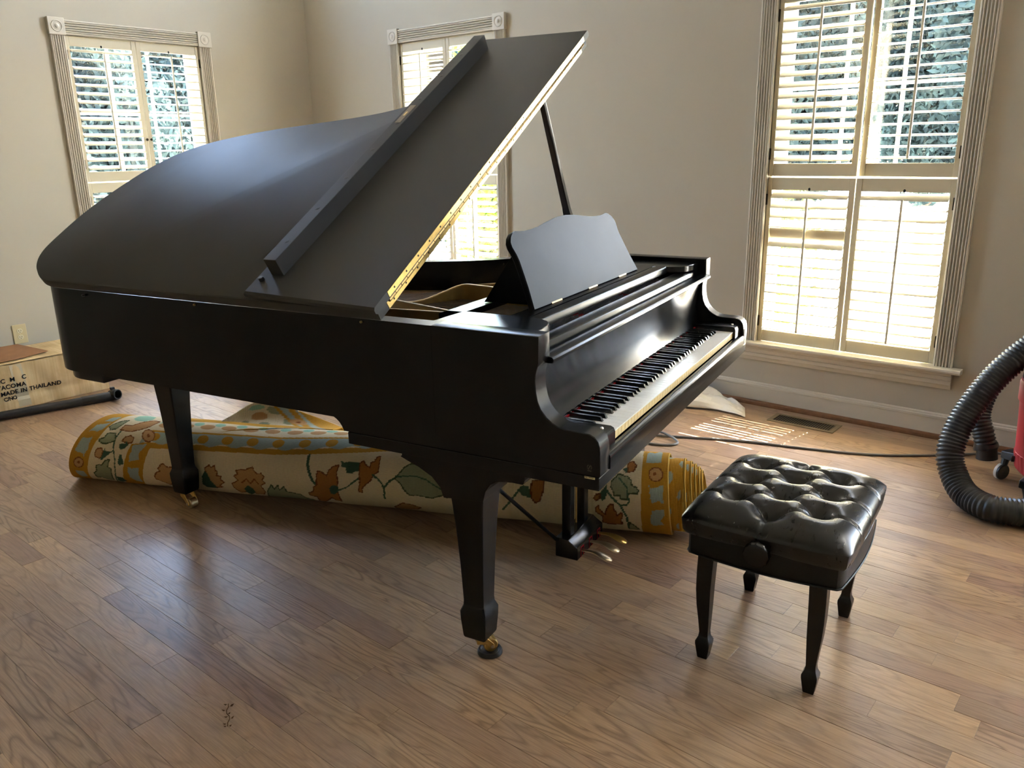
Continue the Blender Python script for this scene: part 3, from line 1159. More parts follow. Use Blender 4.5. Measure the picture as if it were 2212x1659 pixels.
# music shelf and desk
SH = [(.262, .944), (.262, .962), (.265, .968), (.270, .970), (.300, .970), (.300, .966), (.306, .966), (.306, .970), (.36, .970), (.36, .950), (.31, .944)]
MB().prism(SH, .201, WD - .201, 0).obj('music_shelf', EB, piano, smooth='auto')
sr = MB()
sr.box(.201, .245, .30, .56, .950, .969)
sr.box(WD - .245, WD - .201, .30, .56, .950, .969)
sr.box(.201, WD - .201, .50, .56, .950, .969)
sr.obj('shelf_frame', EB, piano, bevel=.002)
half = [(.416, 0), (.407, .03), (.399, .063), (.391, .107), (.386, .14), (.387, .160), (.3935, .183), (.391, .197), (.378, .211), (.358, .2215), (.340, .2255), (.318, .223), (.285, .2205), (.24, .2215), (.20, .2245), (.155, .230), (.115, .2355), (.07, .241), (.03, .2438)]
outl = [(a, b_) for a, b_ in half] + [(0, .2445)] + [(-a, b_) for a, b_ in reversed(half)]
TB = math.radians(25.5)


def desk_pt(du, h, d):
    return (.7435 + du, .330 + h * math.sin(TB) + d * math.cos(TB), .973 + h * math.cos(TB) - d * math.sin(TB))


dk = MB()
n = len(outl)
front = [(a * .996, b_ * .996 + .0006) for a, b_ in outl]
rings_ = []
for d_, sc_ in ((0.0, .992), (.003, 1.0), (.015, 1.0), (.018, .992)):
    rings_.append([desk_pt(a * sc_, .1 + (b_ - .1) * sc_ if b_ > .002 else b_, d_) for a, b_ in outl])
dk.rings(rings_)
desk = dk.obj('music_desk', M['ebony_desk'], piano, smooth='auto')
for du in (-.34, .34):
    MB().add([desk_pt(du - .02, .01, .019), desk_pt(du + .02, .01, .019), desk_pt(du + .02, .17, .019), desk_pt(du - .02, .17, .019),
              (.7435 + du - .02, .52, .972), (.7435 + du + .02, .52, .972)], [(0, 1, 2, 3), (3, 2, 5, 4), (0, 3, 4), (1, 5, 2), (0, 4, 5, 1)]).obj('desk_prop', EB, desk)
for du in (-.27, 0.0, .26):
    MB().add([desk_pt(du - .035, -.003, -.001), desk_pt(du + .035, -.003, -.001), desk_pt(du + .035, .002, -.001), desk_pt(du - .035, .002, -.001)], [(0, 1, 2, 3)]).obj('desk_hinge', M['brass_dark'], desk)

# ------------------------------------------------------------------ lid, folded flap, hinge, prop
AL = math.radians(30.4)
LT = .030


def lidp(s, v, n_):
    return (-.012 + s * math.cos(AL) - n_ * math.sin(AL), v, .984 + s * math.sin(AL) + n_ * math.cos(AL))


lo_ = [(.002, .592), (.002, 1.2)] + curve[:-1] + [(1.510, .592)]
lo_c = (.7, 1.2)


def shrink(poly, d):
    q = offset(poly + [poly[0], poly[1]], d)
    k = len(poly)
    q2 = list(q[:k])
    q2[0] = q[k]
    return q2


lid = MB()
lrings = []
for n_, d_ in ((0.0, .003), (.003, .0), (.012, 0.0), (.022, 0.0), (.027, .002), (LT, .008)):
    pp_ = [(s + (.0 if False else 0), v) for s, v in shrink(lo_, d_)]
    pp_ = [(s, max(v, .592)) for s, v in pp_]
    lrings.append([lidp(s, v, n_) for s, v in pp_])
lid.rings(lrings)
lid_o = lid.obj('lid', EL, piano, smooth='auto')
FN0, FN1 = .040, .062
F0, F1 = .574, 1.030
fl = MB()
vs = []
fr_ = []
for n_, d_ in ((FN0, .006), (FN0 + .006, 0), (FN1 - .006, 0), (FN1, .005)):
    fr_.append([lidp(s, v, n_) for s, v in ((-.022 + d_, F0), (1.505 - d_, F0), (1.505 - d_, F1 - d_), (-.004 + d_, F1 - d_))])
fl.rings(fr_)
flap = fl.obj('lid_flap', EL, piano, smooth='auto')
rl = MB()
RV0, RV1, RN = .940, .985, .114
q = [lidp(s, v, n_) for s in (.076, 1.418) for v, n_ in ((RV0, FN1 - .001), (RV1, FN1 - .001), (RV1, RN), (RV0, RN))]
rl.add(q, [(0, 1, 2, 3), (7, 6, 5, 4), (0, 4, 5, 1), (1, 5, 6, 2), (2, 6, 7, 3), (3, 7, 4, 0)])
rail = rl.obj('flap_rail', EL, piano, bevel=.0015)
for i in range(8):
    s = .16 + i * .158
    sc_ = MB()
    for r0, r1, h_ in ((.0075, .0055, .0006), (.0035, .0001, .0010)):
        k = 14
        ring = lambda r_, hh: [lidp(s + r_ * math.cos(2 * PI * j / k), (RV0 + RV1) / 2 + r_ * math.sin(2 * PI * j / k), RN + hh) for j in range(k)]
        sc_.rings([ring(r0, 0.0), ring(r0, h_), ring(r1, h_)])
    sc_.obj('rail_screw', M['screw'], rail)
lp = MB()
q = [lidp(s, v, n_) for s in (.795, .905) for v, n_ in ((RV0 + .012, RN - .001), (RV1 - .012, RN - .001), (RV1 - .012, RN + .0012), (RV0 + .012, RN + .0012))]
lp.add(q, [(0, 1, 2, 3), (7, 6, 5, 4), (0, 4, 5, 1), (1, 5, 6, 2), (2, 6, 7, 3), (3, 7, 4, 0)])
pl_o = lp.obj('lock_plate', M['register'], rail)
lq = MB()
q = [lidp(s, v, n_) for s in (.838, .862) for v, n_ in ((.959, RN), (.966, RN), (.966, RN + .0018), (.959, RN + .0018))]
lq.add(q, [(0, 1, 2, 3), (7, 6, 5, 4), (0, 4, 5, 1), (1, 5, 6, 2), (2, 6, 7, 3), (3, 7, 4, 0)])
lq.obj('key_slot', M['brass'], rail)
kn = MB()
k = 14
kr = [[lidp(.050 + r_ * math.cos(2 * PI * j / k), 1.0 + r_ * math.sin(2 * PI * j / k), FN1 + h_) for j in range(k)] for r_, h_ in ((.008, -.001), (.008, .007), (.006, .010), (.001, .0105))]
kn.rings(kr).obj('rubber_bumper', M['blackplastic'], flap, smooth='auto')

# continuous brass hinge along the front edge of lid and flap
hg = MB()
for n0, n1 in ((.004, .0265), (FN0 + .004, FN1 - .001)):
    vv = .592 if n0 < .03 else F0
    q = [lidp(s, v, n_) for s in (.045, 1.455) for v, n_ in ((vv - .0016, n0), (vv + .001, n0), (vv + .001, n1), (vv - .0016, n1))]
    hg.add(q, [(0, 1, 2, 3), (7, 6, 5, 4), (0, 4, 5, 1), (1, 5, 6, 2), (2, 6, 7, 3), (3, 7, 4, 0)])
hinge = hg.obj('piano_hinge', M['brass'], lid_o)
kn = MB()
nk = 46
for i in range(nk):
    s0 = .045 + 1.41 * i / nk
    s1 = s0 + 1.41 / nk - .0022
    kn.tube([lidp(s0, .580, .034), lidp(s1, .580, .034)], .0058, 8)
kno = kn.obj('hinge_knuckles', M['brass_dark'], lid_o, smooth='auto')
hs = MB()
for i in range(22):
    s = .075 + i * 1.35 / 21
    for vv, nn in ((.592, .013), (F0, FN0 + .013)):
        kk = 8
        ring = lambda r_, h_: [lidp(s + r_ * math.cos(2 * PI * j / kk), vv - .0016 - h_, nn + r_ * math.sin(2 * PI * j / kk)) for j in range(kk)]
        hs.rings([ring(.0032, 0), ring(.0026, .0010)])
hs_o = hs.obj('hinge_screws', M['screw'], lid_o)
hs_o['kind'] = 'stuff'
kno['kind'] = 'stuff'

# prop stick
p0, p1 = Vector((1.372, .650, .935)), Vector(lidp(1.125, .612, -.001))
ax = (p1 - p0)
pr_ = MB()
side = Vector((.35, .93, 0)).normalized()
side = (side - ax.normalized() * side.dot(ax.normalized())).normalized()
thk = ax.normalized().cross(side).normalized()
prof = [(0, .030), (.10, .031), (.24, .030), (.30, .027), (.34, .022), (.40, .0165), (.55, .0145), (.8, .0125), (.97, .0105), (1.0, .008)]
rr = []
for f, hwid in prof:
    c = p0 + ax * f
    rr.append([c + side * a * hwid + thk * b_ * .009 for a, b_ in ((-1, -.6), (-.8, -1), (.8, -1), (1, -.6), (1, .6), (.8, 1), (-.8, 1), (-1, .6))])
pr_.rings(rr).obj('lid_prop', EB, piano, smooth='auto')

# ------------------------------------------------------------------ legs, casters
LEGP = [  # (z, half width of the square section)
    (.068, .0335), (.074, .036), (.128, .0405), (.152, .041), (.170, .0335), (.185, .0325), (.30, .0365), (.42, .043), (.50, .049), (.56, .056), (.60, .063), (.628, .066)]


def caster(par, cu, cv_, ang, zbase, dull=False):
    mat_ = M['brass']
    ca, sa = math.cos(ang), math.sin(ang)

    def F(x, y, z):
        return (cu + x * ca - y * sa, cv_ + x * sa + y * ca, z)
    r = .021
    cz = zbase + r
    mb_ = MB()
    # socket plate and fork cheeks trailing to the wheel axle
    mb_.lathe([(.018, .069), (.018, .060), (.012, .056)], 14, fn=lambda x, y, z: F(x, y, z))
    for sy in (-1, 1):
        y0, y1 = sy * .0175, sy * .0225
        poly = [(-.016, .064), (.012, .064), (.034, cz + .008), (.036, cz - .006), (.026, cz - .008), (.012, cz + .010), (-.016, .048)]
        n_ = len(poly)
        vs_ = [F(a, y0, b_) for a, b_ in poly] + [F(a, y1, b_) for a, b_ in poly]
        mb_.add(vs_, [tuple(range(n_)), tuple(range(2 * n_ - 1, n_ - 1, -1))] + [(i, i + n_, (i + 1) % n_ + n_, (i + 1) % n_) for i in range(n_)])
    mb_.add([F(*q_) for q_ in ((-.016, -.0225, .050), (.010, -.0225, .058), (.010, .0225, .058), (-.016, .0225, .050), (-.016, -.0225, .065), (.010, -.0225, .065), (.010, .0225, .065), (-.016, .0225, .065))],
            [(3, 2, 1, 0), (4, 5, 6, 7), (0, 1, 5, 4), (1, 2, 6, 5), (2, 3, 7, 6), (3, 0, 4, 7)])
    c_ = mb_.obj('caster', mat_, par, smooth='auto', bevel=.0012)
    wl = MB()
    k_ = 24
    prof_ = [(-.0165, .012), (-.0165, r - .003), (-.014, r), (.014, r), (.0165, r - .003), (.0165, .012)]
    wl.rings([[F(.028 + rr_ * math.cos(2 * PI * j / k_), yy, cz + rr_ * math.sin(2 * PI * j / k_)) for j in range(k_)] for yy, rr_ in prof_])
    wl.obj('caster_wheel', M['brass_dull'] if dull else M['brass'], par, smooth='auto')
    ax_ = MB()
    ax_.rings([[F(.028 + .005 * math.cos(2 * PI * j / 10), yy, cz + .005 * math.sin(2 * PI * j / 10)) for j in range(10)] for yy in (-.0245, .0245)])
    ax_.obj('caster_axle', M['brass_dull'], par)


def leg(u, v, ztop, block, ang, zb=0.0, flare=1.0, dull=False):
    rr_ = []
    for z, h in LEGP:
        zz = z if z < .2 else .2 + (z - .2) * (ztop - .2) / (.628 - .2)
        c = .10 * h
        sq = [(-h, -h + c), (-h + c, -h), (h - c, -h), (h, -h + c), (h, h - c), (h - c, h), (-h + c, h), (-h, h - c)]
        rr_.append([(u + a, v + b_, zz) for a, b_ in sq])
    l_ = MB().rings(rr_).obj('leg', EB, piano, smooth='auto')
    if block:
        bp = [(-.185, .0), (-.180, -.012), (-.150, -.012), (-.105, -.018), (-.085, -.030), (-.070, -.052), (-.062, -.082), (.060, -.094), (.070, -.066), (.095, -.040), (.135, -.020), (.17, -.008), (.196, .002), (.190, .004), (.190, .028), (-.185, .028)]
        bp = [(v + a, .6265 - .028 + b_) for a, b_ in bp]
        MB().prism(bp, u - .0665, u + .0665, 0).obj('leg_bracket', EB, l_, bevel=.002)
    caster(l_, u, v, ang, zb, dull)
    return l_


# caster orientation: local x is the trailing direction
leg(.106, .4015, .615, True, math.radians(-42), .010)
leg(WD - .106, .4015, .615, True, math.radians(200), .0)
leg(.4445, 2.003, .668, False, math.radians(262), .0, dull=True)

# ------------------------------------------------------------------ pedal lyre
ly = MB()
bx = [(.330, .058), (.330, .100), (.333, .105), (.338, .107), (.360, .122), (.366, .128), (.412, .128), (.412, .058)]
ly.prism(bx, .632, .856, 0)
lyre = ly.obj('pedal_lyre', EG, piano, smooth='auto', bevel=.0025)
for u in (.684, .804):
    MB().box(u - .0175, u + .0175, .372, .404, .120, .640).obj('lyre_post', EB, lyre, bevel=.003)
MB().tube([(.632, .404, .118), (.40, .62, .46), (.33, .69, .64)], .0065, 8).obj('lyre_rod', EB, lyre, smooth=True)
MB().tube([(.856, .404, .118), (1.0, .62, .46), (1.05, .69, .64)], .0065, 8).obj('lyre_rod', EB, lyre, smooth=True)
MB().box(.60, .89, .35, .42, .610, .628).obj('lyre_top_block', EB, lyre, bevel=.002)
for dx in (-.024, 0, .024):
    MB().tube([(.744 + dx, .395, .10), (.744 + dx, .395, .63)], .003, 6).obj('pedal_rod', M['brass'], lyre)
for i, u in enumerate((.672, .744, .816)):
    sec = [(.345, .0075, .004, .080), (.320, .0075, .004, .081), (.300, .0085, .0045, .083), (.285, .0110, .0052, .083), (.270, .0150, .006, .080), (.255, .0180, .0068, .075), (.240, .0185, .0068, .070), (.230, .0150, .0060, .067), (.224, .0090, .0040, .0655), (.222, .0030, .0016, .065)]
    rr_ = []
    for v, a, b_, z in sec:
        rr_.append([(u + a * math.cos(2 * PI * j / 14), v, z + b_ * math.sin(2 * PI * j / 14)) for j in range(14)])
    MB().rings(rr_).obj('pedal', M['brass_dull'] if i < 2 else M['brass'], lyre, smooth=True)
    fm = MB()
    fm.box(u - .012, u - .0095, .3285, .3302, .060, .097)
    fm.box(u + .0095, u + .012, .3285, .3302, .060, .097)
    fm.box(u - .012, u + .012, .3285, .3302, .0945, .097)
    fm.obj('pedal_felt', M['felt_red'], lyre)

# ------------------------------------------------------------------ maker's mark and plaque on the left side
mk = MB()
ring_pts = []
for a0, a1 in ((-55, 75), (105, 265)):
    k = 14
    vs_, fs_ = [], []
    for j in range(k + 1):
        a = math.radians(a0 + (a1 - a0) * j / k)
        for r_ in (.0062, .0050):
            vs_.append((-.0006, .0245 - r_ * math.cos(a), .6845 + r_ * math.sin(a)))
    for j in range(k):
        fs_.append((2 * j, 2 * j + 2, 2 * j + 3, 2 * j + 1))
    mk.add(vs_, fs_)


def side_quad(mb_, pts_):
    mb_.add([(-.0006, .0245 - a, .6845 + b_) for a, b_ in pts_], [tuple(range(len(pts_)))])


side_quad(mk, [(-.0030, -.0034), (-.0016, -.0044), (.0004, -.0008), (-.0008, .0004)])
side_quad(mk, [(-.0008, .0002), (.0004, -.0008), (.0034, .0030), (.0026, .0036)])
side_quad(mk, [(-.0010, .0004), (.0000, .0000), (.0012, .0038), (.0004, .0042)])
mk.obj('makers_mark', M['goldleaf'], piano)
for i in range(5):
    MB().box(-.0008, .0, .0295 - .0020 * i - .0014, .0295 - .0020 * i, .6745, .6762).obj('mark_letter', M['goldleaf'], piano)
pq = MB().box(-.0012, .0, .0105, .0365, .6555, .6605).obj('plaque', M['plaque'], piano)
for a, w_ in ((.032, .007), (.0245, .004), (.0185, .009)):
    MB().box(-.0014, -.0011, a - w_ / 2, a + w_ / 2, .6582, .6598).obj('plaque_text', M['bronze'], pq)
# lid buttons along the straight side
for v in (1.28, .665):
    MB().lathe([(.0035, 0), (.0035, .004), (.0015, .006)], 8, fn=lambda x, y, z, v=v: (-z, v + x, .9745 + y)).obj('lid_latch_pin', M['brass'], piano)
MB().lathe([(.0035, 0), (.0035, .008), (.0015, .010)], 8, fn=lambda x, y, z: (-z, 1.79 + x, .968 + y)).obj('lid_latch_pin', M['screw'], piano)

# ================================================================== PIANO STOOL
bench = empty('piano_stool', (-.752, 2.090, 0), math.radians(6.5))
tag(bench, 'black leather piano stool with deep-buttoned seat and spade-foot legs', 'stool')
SA, SB = .222, .262      # half width, half length of the cushion


def seat_height(x, y):
    ex, ey = abs(x / SA), abs(y / SB)
    edge = (max(0, 1 - ex ** 5) ** .45) * (max(0, 1 - ey ** 5.5) ** .45)
    h = .418 + .066 * edge
    btn = [(0, SB * q) for q in (-.70, -.24, .24, .70)] + [(s * SA * .50, SB * q) for s in (-1, 1) for q in (-.47, 0, .47)]
    d = 0.0
    for bx_, by_ in btn:
        r2 = ((x - bx_) / .034) ** 2 + ((y - by_) / .034) ** 2
        d += .035 * math.exp(-r2)
        r2b = ((x - bx_) / .013) ** 2 + ((y - by_) / .013) ** 2
        d += .006 * math.exp(-r2b)

    def seg(ax_, ay_, bx_, by_, depth, w_):
        L2 = (bx_ - ax_) ** 2 + (by_ - ay_) ** 2
        t_ = max(0, min(1, ((x - ax_) * (bx_ - ax_) + (y - ay_) * (by_ - ay_)) / L2))
        q = math.hypot(x - ax_ - t_ * (bx_ - ax_), y - ay_ - t_ * (by_ - ay_))
        return depth * math.exp(-(q / w_) ** 2)
    cr = 0.0
    mid = btn[:4]
    for s in (0, 1):
        sd = btn[4 + 3 * s:7 + 3 * s]
        for k in range(3):
            for mm in (mid[k], mid[k + 1]):
                cr = max(cr, seg(*sd[k], *mm, .0115, .0055))
            sx = SA * 1.02 * (-1 if s == 0 else 1)
            cr = max(cr, seg(*sd[k], sx, sd[k][1], .0095, .005))
    cr = max(cr, seg(*mid[0], 0, -SB * 1.02, .0095, .005), seg(*mid[3], 0, SB * 1.02, .0095, .005))
    return h - (d + cr) * edge ** .5


nx_, ny_ = 110, 130
vs, fs = [], []
for j in range(ny_ + 1):
    for i in range(nx_ + 1):
        a, b_ = -1 + 2 * i / nx_, -1 + 2 * j / ny_
        a, b_ = math.sin(a * PI / 2), math.sin(b_ * PI / 2)
        # rounded rectangle plan
        k = 1 - .035 * (abs(a) ** 8) * (abs(b_) ** 8)
        x, y = a * SA * k, b_ * SB * k
        vs.append((x, y, seat_height(x * .998, y * .998)))
for j in range(ny_):
    for i in range(nx_):
        q = j * (nx_ + 1) + i
        fs.append((q, q + 1, q + nx_ + 2, q + nx_ + 1))
# skirt under the bulge
border = [i for i in range(nx_ + 1)] + [j * (nx_ + 1) + nx_ for j in range(1, ny_ + 1)] + [ny_ * (nx_ + 1) + i for i in range(nx_ - 1, -1, -1)] + [j * (nx_ + 1) for j in range(ny_ - 1, 0, -1)]
ring0 = border
for dz, sc_ in ((-.020, .985), (-.032, .955)):
    base = len(vs)
    for q in border:
        vs.append((vs[q][0] * sc_, vs[q][1] * sc_, .418 + dz))
    nb = len(border)
    for i in range(nb):
        fs.append((ring0[i], base + i, base + (i + 1) % nb, ring0[(i + 1) % nb]))
    ring0 = list(range(base, base + nb))
MB().add(vs, fs).obj('seat_cushion', M['leather'], bench, smooth=True)


def round_rect(a, b_, bow, n_=14):
    """apron outline, slightly bowed on all four sides"""
    pts = []
    for s0, s1 in (((-a, -b_), (a, -b_)), ((a, -b_), (a, b_)), ((a, b_), (-a, b_)), ((-a, b_), (-a, -b_))):
        dx, dy = s1[0] - s0[0], s1[1] - s0[1]
        L = math.hypot(dx, dy)
        for i in range(n_):
            f = .02 + .96 * i / (n_ - 1)
            o_ = bow * math.sin(PI * f)
            pts.append((s0[0] + dx * f + dy / L * o_, s0[1] + dy * f - dx / L * o_))
    return pts


AA, AB = .199, .236
ap = MB()
rr_ = []
for z, sc_, bow in ((.402, .99, .016), (.398, 1.0, .018), (.335, 1.0, .020), (.326, .992, .020), (.322, .96, .018)):
    rr_.append([(x * sc_, y * sc_, z) for x, y in round_rect(AA, AB, bow)])
ap.rings(rr_).obj('seat_apron', M['leather_side'], bench, smooth='auto')
for z, sc_ in ((.3985, 1.004), (.328, 1.004)):
    MB().tube([(x * sc_, y * sc_, z) for x, y in round_rect(AA, AB, .019)], .0032, 6, closed=True).obj('piping', M['leather_side'], bench, smooth=True)
# height knobs at both ends
for sy in (-1, 1):
    kr = []
    k = 32
    for r_, d_ in ((.010, 0), (.010, .012), (.030, .014), (.0335, .018), (.0335, .034), (.031, .038), (.022, .0405), (.001, .041)):
        ring = []
        for j in range(k):
            a = 2 * PI * j / k
            rr2 = r_ * (1 + (.035 * math.cos(a * 12) if r_ > .03 else 0))
            ring.append((rr2 * math.cos(a), sy * (AB + .016 + d_), .392 + rr2 * math.sin(a)))
        kr.append(ring)
    MB().rings(kr).obj('height_knob', M['ebony_gloss'], bench, smooth='auto')
# tapering legs with spade feet
for sx in (-1, 1):
    for sy in (-1, 1):
        fx, fy = sx * .146, sy * .213
        rr_ = []
        for z, h_, o_ in ((.0, .0135, 0), (.003, .0145, 0), (.045, .0205, 0), (.054, .0205, 0), (.068, .0140, 0), (.082, .0125, 0), (.12, .0150, .001), (.17, .0185, .003), (.22, .0205, .004), (.28, .0215, .003), (.335, .0220, .001)):
            c = .12 * h_
            cx_, cy_ = fx + sx * o_, fy + sy * o_
            rr_.append([(cx_ + a, cy_ + b_, z) for a, b_ in ((-h_, -h_ + c), (-h_ + c, -h_), (h_ - c, -h_), (h_, -h_ + c), (h_, h_ - c), (h_ - c, h_), (-h_ + c, h_), (-h_, h_ - c))])
        MB().rings(rr_).obj('leg', M['ebony'], bench, smooth='auto')
btn_me = MB().lathe([(.0105, 0), (.010, .003), (.006, .0055), (.001, .0062)], 14).mesh('seat_button', M['leather_side'])
for bx_, by_ in [(0, SB * q) for q in (-.70, -.24, .24, .70)] + [(s * SA * .50, SB * q) for s in (-1, 1) for q in (-.47, 0, .47)]:
    link('seat_button', btn_me, bench, smooth=True, loc=(bx_, by_, seat_height(bx_, by_) - .0015))

# coaster under the near caster
cc = Vector((PX, PY, 0)) + Matrix.Rotation(PTH, 3, 'Z') @ Vector((.106 + .028 * math.cos(math.radians(-42)), .4015 + .028 * math.sin(math.radians(-42)), 0))
cup = MB().lathe([(.001, .008), (.024, .008), (.028, .012), (.033, .0125), (.036, .007), (.0365, .0005), (.001, .0004)], 32).obj('caster_cup', M['blackplastic'], smooth='auto', loc=(cc.x, cc.y, 0))
tag(cup, 'round dark caster cup under the front piano leg', 'caster cup')

